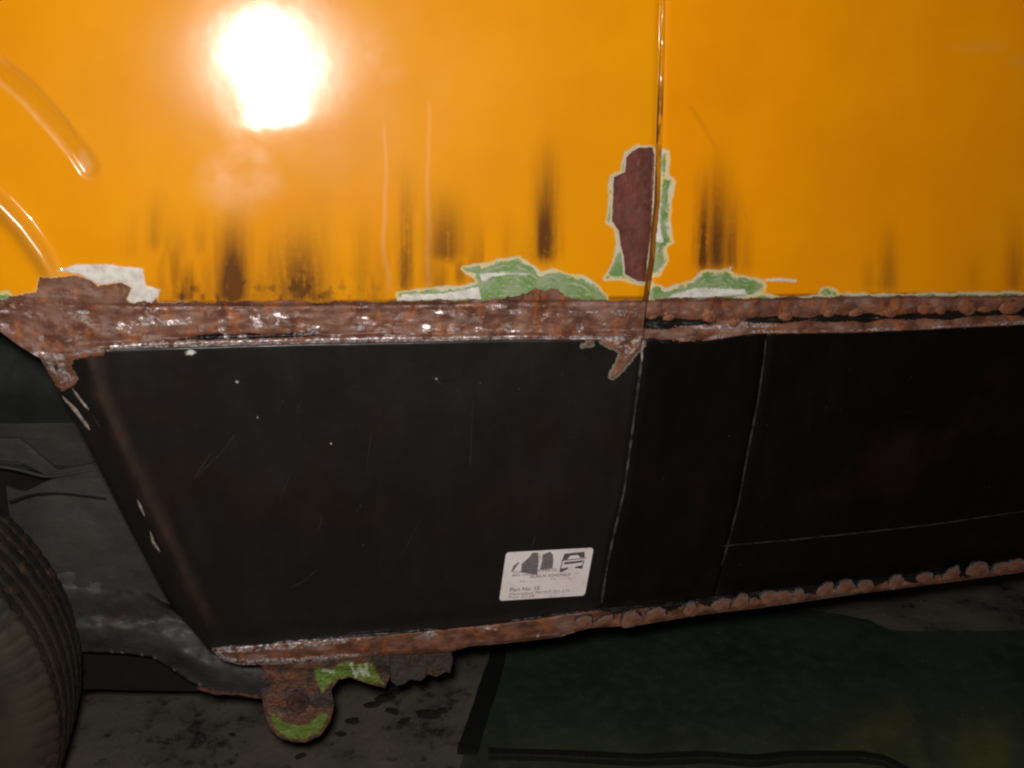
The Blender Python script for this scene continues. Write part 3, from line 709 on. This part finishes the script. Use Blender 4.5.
# ---- sticker on the sill
def bil(c, u, v):
    (x0, y0), (x1, y1), (x2, y2), (x3, y3) = c       # tl tr br bl
    x = (x0*(1-u)+x1*u)*(1-v)+(x3*(1-u)+x2*u)*v
    y = (y0*(1-u)+y1*u)*(1-v)+(y3*(1-u)+y2*u)*v
    return x, y
SC = [(506.0, 552.2), (593.6, 547.4), (584.6, 595.2), (499.0, 600.6)]
SP = surf([c[0] for c in SC], [c[1] for c in SC], 0.0012)
def sticker_surf(u, v, off):
    u = np.asarray(u, float)[..., None]; v = np.asarray(v, float)[..., None]
    P = (SP[0]*(1-u)+SP[1]*u)*(1-v)+(SP[3]*(1-u)+SP[2]*u)*v
    P = P.copy(); P[..., 1] -= off
    return P
def sticker_shape(name, polys, mat, off, parent, thick=0.0):
    bm = bmesh.new()
    for poly in polys:
        P = sticker_surf([p[0] for p in poly], [p[1] for p in poly], off)
        bm.faces.new([bm.verts.new(p) for p in P])
    bmesh.ops.triangulate(bm, faces=bm.faces[:])
    if thick:
        r = bmesh.ops.extrude_face_region(bm, geom=bm.faces[:])
        for v in r['geom']:
            if isinstance(v, bmesh.types.BMVert): v.co.y -= thick
    bmesh.ops.recalc_face_normals(bm, faces=bm.faces[:])
    me = bpy.data.meshes.new(name); bm.to_mesh(me); bm.free()
    return link_mesh(name, me, mat, parent)
def rounded(u0, v0, u1, v1, ru, rv, n=5):
    out = []
    for cx, cy, a0 in ((u1-ru, v0+rv, -90), (u1-ru, v1-rv, 0), (u0+ru, v1-rv, 90), (u0+ru, v0+rv, 180)):
        for i in range(n+1):
            a = math.radians(a0+90*i/n); out.append((cx+ru*math.cos(a), cy+rv*math.sin(a)))
    return out
st = sticker_shape('sticker', [rounded(0, 0, 1, 1, 0.035, 0.065)], MAT['sticker'], 0.0004, van, 0.0003)
st['label'] = 'white paper parts sticker with rounded corners near the foot of the sill'
def text_mesh(s, u, v, hgt, mat, width=None, bold=0.0):
    cu = bpy.data.curves.new('t', 'FONT'); cu.body = s; cu.size = 1.0; cu.offset = bold; cu.resolution_u = 2
    o = bpy.data.objects.new('t', cu); COL.objects.link(o)
    dg = bpy.context.evaluated_depsgraph_get(); dg.update()
    me0 = o.evaluated_get(dg).to_mesh()
    vs = np.array([tuple(p.co) for p in me0.vertices]); fs = [tuple(p.vertices) for p in me0.polygons]
    bpy.data.objects.remove(o)
    asp = 88/47.5
    sx = hgt/asp if width is None else width/max(1e-6, vs[:, 0].max())
    P = sticker_surf(u+vs[:, 0]*sx, v-vs[:, 1]*hgt, 0.0009)
    me = bpy.data.meshes.new('printed_text'); me.from_pydata([tuple(p) for p in P], [], fs)
    return link_mesh('printed_text', me, mat, st)
text_mesh('Part No: 15', 0.105, 0.815, 0.115, MAT['clean_print'], 0.34, 0.012)
text_mesh('Description: FRONT SILL L/H', 0.105, 0.895, 0.075, MAT['grey_print'], 0.70, 0.004)
text_mesh('Price: £21.50', 0.105, 0.962, 0.075, MAT['grey_print'], 0.29, 0.004)
text_mesh('ALAN H. SCHOFIELD', 0.315, 0.555, 0.085, MAT['clean_print'], 0.47, 0.01)
text_mesh('Tel: ----- ------', 0.20, 0.635, 0.055, MAT['grey_print'], 0.27)
text_mesh('Fax: ----- ------', 0.56, 0.615, 0.055, MAT['grey_print'], 0.27)
text_mesh('CLASSIC VW PARTS', 0.105, 0.440, 0.075, MAT['grey_print'], 0.50, 0.01)
text_mesh('MAIL ORDER', 0.105, 0.500, 0.06, MAT['grey_print'], 0.28, 0.01)
logo = [[(0.205, 0.42), (0.195, 0.25), (0.27, 0.12), (0.30, 0.03), (0.365, 0.04), (0.385, 0.20), (0.39, 0.42), (0.40, 0.50), (0.30, 0.46)],
        [(0.415, 0.40), (0.425, 0.22), (0.42, 0.08), (0.50, 0.03), (0.54, 0.10), (0.555, 0.22), (0.56, 0.38)],
        [(0.09, 0.40), (0.105, 0.28), (0.16, 0.20), (0.165, 0.225), (0.12, 0.30), (0.105, 0.40)]]
sticker_shape('printed_logo', logo, MAT['grey_print'], 0.0009, st)
vanfront = [[(0.67, 0.09), (0.90, 0.07), (0.915, 0.19), (0.86, 0.19), (0.83, 0.13), (0.74, 0.14), (0.715, 0.21), (0.655, 0.22)],
            [(0.645, 0.22), (0.93, 0.195), (0.93, 0.215), (0.645, 0.24)],
            [(0.685, 0.265), (0.90, 0.245), (0.895, 0.29), (0.69, 0.315)],
            [(0.655, 0.25), (0.668, 0.25), (0.66, 0.43), (0.648, 0.43)], [(0.905, 0.24), (0.918, 0.24), (0.912, 0.39), (0.90, 0.39)],
            [(0.65, 0.40), (0.74, 0.375), (0.745, 0.40), (0.69, 0.42), (0.675, 0.47), (0.65, 0.47)],
            [(0.82, 0.37), (0.905, 0.345), (0.915, 0.42), (0.885, 0.42), (0.87, 0.385), (0.82, 0.395)]]
sticker_shape('printed_van_front', vanfront, MAT['clean_print'], 0.0009, st)

# ---- jacking bracket under the sill
def plate(name, outline, y, th, mat, parent, prim=None, fill=None, step=2.0, relief=None):
    """thick plate cut to an outline, finely gridded so that its paint can be chipped"""
    xs = [p[0] for p in outline]; ys = [p[1] for p in outline]
    bm = bmesh.new()
    gx = np.arange(min(xs)-step, max(xs)+2*step, step); gy = np.arange(min(ys)-step, max(ys)+2*step, step)
    X, Y = np.meshgrid(gx, gy); S = sdf_poly(X, Y, outline)
    # pull near-boundary points onto the outline for a clean edge
    def nearest(x, y):
        best = None
        n = len(outline)
        for i in range(n):
            ax, ay = outline[i]; bx, by = outline[(i+1) % n]
            ex, ey = bx-ax, by-ay; t = max(0, min(1, ((x-ax)*ex+(y-ay)*ey)/(ex*ex+ey*ey+1e-9)))
            qx, qy = ax+t*ex, ay+t*ey; d = math.hypot(x-qx, y-qy)
            if best is None or d < best[0]: best = (d, qx, qy)
        return best[1], best[2]
    vid = {}
    pa = []; 
    for i in range(X.shape[0]):
        for j in range(X.shape[1]):
            if S[i, j] > -step*0.75:
                x, yv = X[i, j], Y[i, j]
                if abs(S[i, j]) < step*0.75: x, yv = nearest(x, yv)
                vid[i, j] = (len(pa)); pa.append((x, yv))
    pa = np.array(pa)
    rel = relief(pa[:, 0], pa[:, 1]) if relief else 0
    P = on_depth(pa[:, 0], pa[:, 1], y+rel)
    V = [bm.verts.new(p) for p in P]
    for i in range(X.shape[0]-1):
        for j in range(X.shape[1]-1):
            ks = [(i, j), (i+1, j), (i+1, j+1), (i, j+1)]
            if all(q in vid for q in ks) and S[i:i+2, j:j+2].max() > step*0.2:
                try: bm.faces.new([V[vid[q]] for q in ks])
                except ValueError: pass
    n0 = len(pa)
    bm.verts.index_update()
    r = bmesh.ops.extrude_face_region(bm, geom=bm.faces[:], use_keep_orig=True)
    ext = [v for v in r['geom'] if isinstance(v, bmesh.types.BMVert)]
    for v in ext: v.co.y += th
    for v in [v for v in bm.verts if not v.link_faces]: bm.verts.remove(v)
    bmesh.ops.recalc_face_normals(bm, faces=bm.faces[:])
    me = bpy.data.meshes.new(name); bm.to_mesh(me); bm.free()
    co = np.empty(len(me.vertices)*3); me.vertices.foreach_get('co', co); co = co.reshape(-1, 3)
    d = co-CAM; den = d@F
    px = W/2+FPX*(d@R)/den; py = H/2-FPX*(d@U)/den
    for nm, f in (('primer', prim), ('filler', fill)):
        at = me.attributes.new(nm, 'FLOAT', 'POINT')
        at.data.foreach_set('value', (f(px, py) if f else np.full(len(px), -50.0)).astype(np.float32))
    return link_mesh(name, me, mat, parent)
BY = 0.098
br = bpy.data.objects.new('jacking_bracket', None); COL.objects.link(br); br.parent = van
br.location = tuple(on_depth(np.array(300.), np.array(690.), BY))
LUG = [(262, 655), (261, 690), (264, 712), (270, 728), (280, 738), (292, 742), (306, 742), (320, 736), (330, 722), (334, 706), (331, 690), (338, 680), (350, 677), (366, 683), (385, 688), (390, 676), (389, 648), (330, 652)]
g1 = lambda px, py: np.minimum(sdf_poly(px, py, [(270, 706), (276, 716), (285, 722), (298, 725), (310, 722), (320, 712), (328, 712), (327, 724), (318, 734), (304, 740), (288, 739), (277, 731), (271, 720)]), 9)
g2 = lambda px, py: sdf_poly(px, py, [(314, 666), (330, 668), (345, 662), (372, 663), (384, 684), (366, 682), (350, 676), (336, 680), (322, 692), (316, 680)])
sq = lambda px, py: 1.3-np.minimum(dist_line(px, py, [(351, 665), (356, 676), (360, 666), (363, 675), (366, 665), (369, 676), (365, 672)]), dist_line(px, py, [(323, 670), (334, 672)])-0.3)
def keep(o, parent):
    o.parent = parent; o.matrix_parent_inverse = Matrix.Translation(parent.location).inverted(); return o
def child(o): return keep(o, br)
lug = plate('lug', LUG, BY, 0.004, MAT['bracket'], None, lambda x, y: np.maximum(g1(x, y), g2(x, y)), sq, 1.6,
            lambda x, y: (fbm(x/9, y/9, 3)-0.5)*0.006+0.004*sst(664, 672, y)*sst(700, 686, y)+0.003*np.exp(-(np.hypot(x-298, y-703)/15)**4))
child(lug)
tabm = simple_mat('grey_tab', srgb(66, 60, 54), srgb(40, 36, 33), 40, 0.55, 0.003, c3=srgb(90, 60, 46), t3=(0.50, 0.60))
child(plate('support_tab', [(389, 650), (391, 681), (397, 686), (404, 684), (410, 679), (421, 681), (428, 674), (436, 677), (447, 671), (450, 674), (453, 660), (450, 645)], BY+0.012, 0.004, tabm, None, relief=lambda x, y: (fbm(x/12, y/12, 3)-0.5)*0.004))
# bolt head in the lug
bm = bmesh.new()
r = bmesh.ops.create_cone(bm, cap_ends=True, segments=24, radius1=0.0145, radius2=0.013, depth=0.004, matrix=Matrix.Rotation(math.radians(90), 4, 'X'))
r = bmesh.ops.create_cone(bm, cap_ends=True, segments=6, radius1=0.0098, radius2=0.0092, depth=0.010, matrix=Matrix.Translation((0, -0.006, 0)) @ Matrix.Rotation(math.radians(90), 4, 'X'))
me = bpy.data.meshes.new('bolt'); bm.to_mesh(me); bm.free()
bo = link_mesh('bolt', me, MAT['bolt'], None); bo.location = tuple(on_depth(np.array(298.), np.array(703.), BY-0.001)); child(bo)
# rusty drip hanging by the tab
# ---- inner wheel well and chassis, seen through the arch
def plane_grid(name, corners, ny, mat, relief, yfn, parent=van, skirt=0.002):
    s, t = np.meshgrid(np.linspace(0, 1, ny), np.linspace(0, 1, ny))
    px, py = bil(corners, s, t)
    return grid_mesh(name, on_depth(px, py, yfn(px, py)+relief(px, py)), mat, None, parent, skirt)
plane_grid('wheel_well', [(-330, -60), (300, -60), (300, 470), (-330, 470)], 60, MAT['well_dark'], lambda x, y: (fbm(x/50, y/50, 3)-0.5)*0.02+0.006*np.sin(y/13.0), lambda x, y: 0.34+x*0)
# folded shelf across the well
plane_grid('well_crossmember', [(-330, 428), (300, 420), (300, 474), (-330, 452)], 40, MAT['well'], lambda x, y: (fbm(x/30, y/20, 3)-0.5)*0.008+0.0002*(y-430)**1.0, lambda x, y: 0.315+x*0)
def wing(name, poly, y, mat, th=0.004, rel=None):
    return plate(name, poly, y, th, mat, van, step=4.0, relief=rel)
wing('splash_panel', [(6, 486), (24, 492), (50, 480), (104, 468), (230, 462), (310, 470), (310, 640), (60, 640), (20, 600)], 0.30, MAT['well'], 0.004, lambda x, y: (fbm(x/60, y/60, 3)-0.5)*0.012+(y-480)*-0.00012)
wing('splash_panel', [(-120, 440), (20, 438), (58, 470), (100, 462), (230, 450), (300, 455), (300, 475), (104, 474), (60, 482), (20, 462), (-120, 452)], 0.295, MAT['well'], 0.004, lambda x, y: (fbm(x/30, y/30, 3)-0.5)*0.006)
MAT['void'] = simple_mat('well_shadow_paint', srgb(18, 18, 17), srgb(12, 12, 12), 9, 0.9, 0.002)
wing('well_void_sheet', [(-200, 420), (320, 420), (320, 692), (180, 691), (84, 689), (-200, 689)], 0.355, MAT['void'], 0.004)  # near-black sheet standing in for the unlit void
def tube(name, pts, mat, parent, seg=14, relief=0.0, flat=1.0):
    """pts: (xyz, radius)"""
    P = np.array([p[0] for p in pts], float); rr = np.array([p[1] for p in pts])
    seglen = np.linalg.norm(P[1:]-P[:-1], axis=1); cum = np.concatenate([[0], np.cumsum(seglen)])
    n = max(12, int(cum[-1]/0.006)); u = np.linspace(0, cum[-1], n)
    C = np.stack([np.interp(u, cum, P[:, k]) for k in range(3)], 1)
    for _ in range(6):
        C[1:-1] = 0.25*C[:-2]+0.5*C[1:-1]+0.25*C[2:]
    r = np.interp(u, cum, rr)
    T = np.gradient(C, axis=0); T /= np.linalg.norm(T, axis=1)[:, None]+1e-12
    A_ = np.array([0, 1.0, 0]); B1 = np.cross(T, A_); B1 /= np.linalg.norm(B1, axis=1)[:, None]+1e-9
    B2 = np.cross(B1, T)
    a = np.linspace(0, 2*math.pi, seg, endpoint=False)
    rad = r[:, None]*(1+relief*(fbm(u[:, None]*60+a*0, a[None, :]*2.0+u[:, None]*0, 3)-0.5))
    V = C[:, None, :]+rad[..., None]*(np.cos(a)[None, :, None]*B1[:, None, :]+flat*np.sin(a)[None, :, None]*B2[:, None, :])
    me = bpy.data.meshes.new(name)
    idx = np.arange(n*seg).reshape(n, seg); F_ = []
    for i in range(n-1):
        for j in range(seg):
            F_.append((idx[i, j], idx[i+1, j], idx[i+1, (j+1) % seg], idx[i, (j+1) % seg]))
    F_.append(tuple(int(q) for q in idx[0])); F_.append(tuple(int(q) for q in idx[-1][::-1]))
    me.from_pydata([tuple(v) for v in V.reshape(-1, 3)], [], [tuple(int(q) for q in f) for f in F_])
    for p in me.polygons: p.use_smooth = len(p.vertices) == 4
    me.update()
    return link_mesh(name, me, mat, parent)
def D(x, y, dep): return on_depth(np.array(float(x)), np.array(float(y)), dep)
OUTR = [(30, 572), (150, 572), (190, 600), (214, 640), (262, 652), (300, 652), (300, 704), (262, 700), (232, 696), (212, 691), (190, 682), (170, 668), (152, 657), (120, 653), (84, 652), (30, 656)]
low_edge = [(30, 656), (84, 652), (120, 653), (152, 657), (170, 668), (190, 682), (212, 691), (262, 700), (300, 704)]
def outr_rel(x, y):
    d = dist_line(x, y, low_edge)
    up = sst(622, 584, y)*sst(215, 160, x)
    return 0.022*np.exp(-(d/9.0)**2)+0.055*up-0.010*np.exp(-((d-24)/12)**2)+(fbm(x/14, y/9, 4)-0.5)*0.010+0.05*sst(14, 0, y-(590+(x-150)*0.55))*sst(140, 170, x)
wing2 = plate('chassis_outrigger', OUTR, 0.235, 0.006, MAT['chassis'], van, step=2.5, relief=outr_rel)
for p in wing2.data.polygons: p.use_smooth = True
tube('brake_hose', [(D(-60, 470, .26), .0024), (D(0, 466, .26), .0024), (D(22, 470, .26), .0024), (D(46, 478, .27), .0024), (D(80, 472, .293), .002), (D(110, 466, .30), .0015)], MAT['well'], van, 8)
tube('brake_hose', [(D(10, 502, .25), .002), (D(32, 494, .27), .0018), (D(60, 493, .285), .0018), (D(106, 499, .29), .0016)], MAT['rubber'], van, 8)
ribbon('rusted_edge', [(196, 688), (215, 693), (240, 694), (262, 698)], 2.4, simple_mat('edge_rust', srgb(120, 76, 62), srgb(70, 50, 46), 150, 0.4, 0.001), 0.0, 0.6, 0.004, van, lambda x, y, o: on_depth(np.asarray(x, float), np.asarray(y, float), 0.165-o))
# underside of the body
bm = bmesh.new()
def box(bm, x0, x1, y0, y1, z0, z1, rot=0):
    vs = [bm.verts.new((x, y, z)) for x in (x0, x1) for y in (y0, y1) for z in (z0, z1)]
    for f in ((0, 1, 3, 2), (4, 6, 7, 5), (0, 4, 5, 1), (2, 3, 7, 6), (0, 2, 6, 4), (1, 5, 7, 3)): bm.faces.new([vs[i] for i in f])
box(bm, -0.30, 1.4, 0.36, 1.7, 0.50, 0.53)
me = bpy.data.meshes.new('underbody'); bm.to_mesh(me); bm.free(); link_mesh('underbody', me, MAT['underbody'], van)

# ---- front wheel
TR = 0.325
Pm = D(91, 712, .22)
wx, wz = Pm[0]-TR, TR
print('wheel centre', wx, 'z of extremum', Pm[2], 'floor row check', on_floor(np.array(512.), np.array(768.)))
wheel = bpy.data.objects.new('wheel', None); COL.objects.link(wheel); wheel.parent = van; wheel.location = (wx, 0.15, wz+0.0)
Y0, Y1 = 0.055, 0.24
def lathe(name, prof, seg, mat, parent, fn=None, closed=True):
    prof = np.array(prof); a = np.linspace(0, 2*math.pi, seg, endpoint=False)
    r = prof[:, 0][:, None]+a*0; y = prof[:, 1][:, None]+a*0
    if fn: r, y = fn(r, y, a[None, :]+r*0)
    V = np.stack([r*np.cos(a), y, r*np.sin(a)], -1); n = len(prof)
    idx = np.arange(n*seg).reshape(n, seg); F_ = []
    rng_i = range(n) if closed else range(n-1)
    for i in rng_i:
        i2 = (i+1) % n
        for j in range(seg):
            F_.append((int(idx[i, j]), int(idx[i, (j+1) % seg]), int(idx[i2, (j+1) % seg]), int(idx[i2, j])))
    me = bpy.data.meshes.new(name); me.from_pydata([tuple(v) for v in V.reshape(-1, 3)], [], F_)
    bm = bmesh.new(); bm.from_mesh(me); bmesh.ops.recalc_face_normals(bm, faces=bm.faces[:]); bm.to_mesh(me); bm.free()
    for p in me.polygons: p.use_smooth = True
    return link_mesh(name, me, mat, parent)
h = (Y1-Y0)/2
prof = [(TR-0.115, -h*0.80), (TR-0.085, -h*1.0), (TR-0.05, -h*1.06), (TR-0.026, -h*1.0), (TR-0.014, -h*0.92), (TR-0.007, -h*0.80)]
ys = np.linspace(-h*0.78, h*0.78, 53)
for i, yv in enumerate(ys):
    g = 0.0
    for gc in (-0.55, -0.28, 0.0, 0.28, 0.55):
        if abs(yv/h-gc) < 0.035: g = 0.0045
    prof.append((TR-0.004*(yv/h)**2-g, yv))
prof += [(TR-0.007, h*0.80), (TR-0.014, h*0.92), (TR-0.026, h*1.0), (TR-0.05, h*1.06), (TR-0.085, h), (TR-0.115, h*0.8)]
def tread(r, y, a):
    sh = np.abs(y)/h
    lug_ = (np.sin(a*110+y*60) > 0.72)
    r = r-0.0022*lug_*((sh > 0.58) & (sh < 0.95) & (r > TR-0.02))
    r = r-0.0012*(np.sin(a*110+y*260) > 0.86)*(sh < 0.55)
    return r, y
lathe('tyre', prof, 720, MAT['tyre'], wheel, tread)
lathe('rim', [(TR-0.112, -h*0.72), (TR-0.125, -h*0.8), (TR-0.13, -h*0.6), (TR-0.15, -h*0.2), (TR-0.2, -h*0.3), (0.06, -h*0.35), (0.05, -h*0.6), (0.001, -h*0.65), (0.001, h*0.3), (TR-0.14, h*0.5), (TR-0.112, h*0.72)], 64, MAT['rim'], wheel)

# ------------------------------------------------------------------ floor
s, t = np.meshgrid(np.linspace(0, 1, 260), np.linspace(0, 1, 200))
X = -2.2+5.0*s; Yf = -2.2+6.2*t
Z = (fbm(X*6, Yf*6, 3)-0.5)*0.004+(fbm(X*40, Yf*40, 3)-0.5)*0.0012-0.002
fo = grid_mesh('floor', np.stack([X, Yf, Z], -1), MAT['floor'], None, None, 0)
fo.data.flip_normals(); tag(fo, kind='structure')

# dark green sheet lying on the floor
def poly_top(px): return np.interp(px, [460, 520, 600, 700, 800, 845, 868, 890, 940, 1024, 1300], [646, 638, 616, 608, 610, 616, 621, 631, 634, 632, 620])
su, tu = np.meshgrid(np.linspace(0, 1, 240), np.linspace(0, 1, 120))
py = 0*su; px = 0*su
pxl = lambda py: np.interp(py, [600, 650, 750, 800, 860, 1000], [516, 507, 465, 452, 440, 430])
px = 500+(1300-500)*su
for _ in range(6):
    py = poly_top(px)+(900-poly_top(px))*tu
    px = pxl(py)+(1300-pxl(py))*su
G = on_floor(px, py, 0.004)
fold = 0.012*sst(820, 900, px)*(fbm(px/26, py/120, 3)-0.35)+0.006*np.exp(-((px-880-(py-640)*0.35)/14)**2)*sst(640, 690, py)+0.003*(fbm(px/40, py/40, 3)-.5)
G[..., 2] += 0.003+np.clip(fold, -0.002, 0.02)
yel = 0.20*np.exp(-(((px-885)/45)**2+((py-735)/32)**2))+0.28*np.exp(-(((px-985)/30)**2+((py-750)/40)**2))+0.10*sst(700, 768, py)
so = grid_mesh('ground_sheet', G, MAT['sheet'], dict(dirt=np.clip(yel*(0.5+fbm(px/20, py/30, 3)), 0, 1)), None, 0.003, (0, 0, -1))
so.data.flip_normals()
tag(so, 'dark green sheet spread on the floor below the van, creased at the right', 'ground sheet')

def strip(name, L_, w, hgt, mat, label, cat_):
    """flat rubber strip on the floor, L_: centre line as rows of the photograph, w in metres"""
    P = on_floor(np.array([p[0] for p in L_], float), np.array([p[1] for p in L_], float), 0.012)
    seg = np.linalg.norm(P[1:]-P[:-1], axis=1); cum = np.concatenate([[0], np.cumsum(seg)]); n = int(cum[-1]/0.006)+3
    u = np.linspace(0, cum[-1], n); C = np.stack([np.interp(u, cum, P[:, k]) for k in range(3)], 1)
    T = np.gradient(C, axis=0); T[:, 2] = 0; T /= np.linalg.norm(T, axis=1)[:, None]
    N = np.stack([-T[:, 1], T[:, 0], 0*T[:, 0]], 1)
    sec = [(-1, -.5), (-1, .3), (-.8, .5), (.8, .5), (1, .3), (1, -.5)]
    ww = w*(0.92+0.22*fbm(u*22, u*0+w, 3)); V = np.stack([C+N*(a*ww/2)[:, None]+np.array([0, 0, b*hgt]) for a, b in sec], 1)
    m = len(sec); idx = np.arange(n*m).reshape(n, m)
    Fq = [(int(idx[i, j]), int(idx[i+1, j]), int(idx[i+1, (j+1) % m]), int(idx[i, (j+1) % m])) for i in range(n-1) for j in range(m)]
    Fq += [tuple(int(q) for q in idx[0]), tuple(int(q) for q in idx[-1][::-1])]
    me = bpy.data.meshes.new(name); me.from_pydata([tuple(v) for v in V.reshape(-1, 3)], [], Fq)
    bm = bmesh.new(); bm.from_mesh(me); bmesh.ops.recalc_face_normals(bm, faces=bm.faces[:]); bm.to_mesh(me); bm.free()
    o = link_mesh(name, me, mat); tag(o, label, cat_); return o
strip('rubber_strip', [(500, 636), (497, 660), (484, 700), (467, 752)], 0.030, 0.012, MAT['rubber'], 'short black rubber strip lying at the left edge of the green sheet', 'rubber strip')
strip('rubber_strip', [(488, 754), (560, 756), (640, 760), (700, 757), (755, 761), (790, 757), (860, 757), (884, 761), (905, 772), (930, 800)], 0.017, 0.014, MAT['rubber'], 'long black rubber strip crossing the green sheet along the bottom of the picture', 'rubber strip')

# lumps of dirt fallen on the floor below the bracket
def clod_mesh(k):
    bm = bmesh.new(); bmesh.ops.create_icosphere(bm, subdivisions=2, radius=1.0)
    rs = random.Random(k)
    for v in bm.verts:
        f = 1+rs.uniform(-.28, .28); v.co = v.co*f; v.co.z *= 0.5
    me = bpy.data.meshes.new('dirt_clod'); bm.to_mesh(me); bm.free()
    for p in me.polygons: p.use_smooth = True
    me.materials.append(MAT['clod']); return me
CM = [clod_mesh(i) for i in range(4)]
rs = random.Random(3)
spots = [(372, 706, 9, 'dark flat dirt lump just right of the round bracket lug'), (384, 700, 12, 'large dark dirt lump on the floor below the green painted patch'), (392, 712, 8, 'dark dirt lump in the middle of the floor lumps under the grey tab'),
         (404, 722, 7, 'lowest dark dirt lump of the cluster below the grey tab'), (428, 716, 13, 'biggest dark dirt lump, near the black rubber strip'), (441, 712, 7, 'small dark dirt lump nearest the black rubber strip'),
         (352, 722, 8, 'dark dirt lump low beside the bottom of the bracket lug'), (341, 735, 6, 'small dark dirt lump closest under the bracket lug'), (396, 693, 7, 'dark dirt lump right under the grey support tab'),
         (300, 757, 6, 'single dark dirt lump on the floor straight below the green rimmed lug'), (232, 735, 4, 'tiny dark dirt lump alone left of the bracket')]
for i, (x, y, r_, lab) in enumerate(spots):
    P = on_floor(np.array(float(x)), np.array(float(y)))
    o = bpy.data.objects.new('dirt_clod', CM[i % 4]); COL.objects.link(o)
    sc = r_*0.0012
    o.location = (P[0], P[1], sc*0.25); o.scale = (sc*1.25, sc*rs.uniform(.6, .9), sc*0.7); o.rotation_euler = (0, 0, rs.uniform(-.6, .6))
    tag(o, lab, 'dirt clod', 'dirt lumps on the floor below the bracket')
# fine grit on the concrete and the sheet
vv = []; ff = []
for i in range(2600):
    if i % 3: x, y = rs.uniform(60, 470), rs.uniform(686, 790)
    else: x, y = rs.uniform(470, 1060), rs.uniform(620, 790)
    if i % 7 == 0: x, y = rs.gauss(400, 40), rs.gauss(706, 14)
    P = on_floor(np.array(float(x)), np.array(float(y)), 0.001 if x < 480 else 0.009)
    r_ = rs.uniform(.0005, .0016)*(1.0 if x < 480 else 0.5)*(2.0 if rs.random() < .05 else 1)
    a = rs.uniform(0, 6); b = len(vv)
    for k_ in range(4): vv.append((P[0]+r_*math.cos(a+k_*1.57)*rs.uniform(.6, 1.2), P[1]+r_*math.sin(a+k_*1.57), P[2]))
    vv.append((P[0], P[1], P[2]+r_*rs.uniform(.5, 1)))
    ff += [(b, b+1, b+4), (b+1, b+2, b+4), (b+2, b+3, b+4), (b+3, b, b+4)]
me = bpy.data.meshes.new('floor_grit'); me.from_pydata(vv, [], ff)
tag(link_mesh('floor_grit', me, simple_mat('grit', srgb(120, 112, 98), srgb(44, 40, 34), 160, 0.8, 0.0)), 'fine grit and dust scattered over the concrete and the green sheet', 'grit', None, 'stuff')
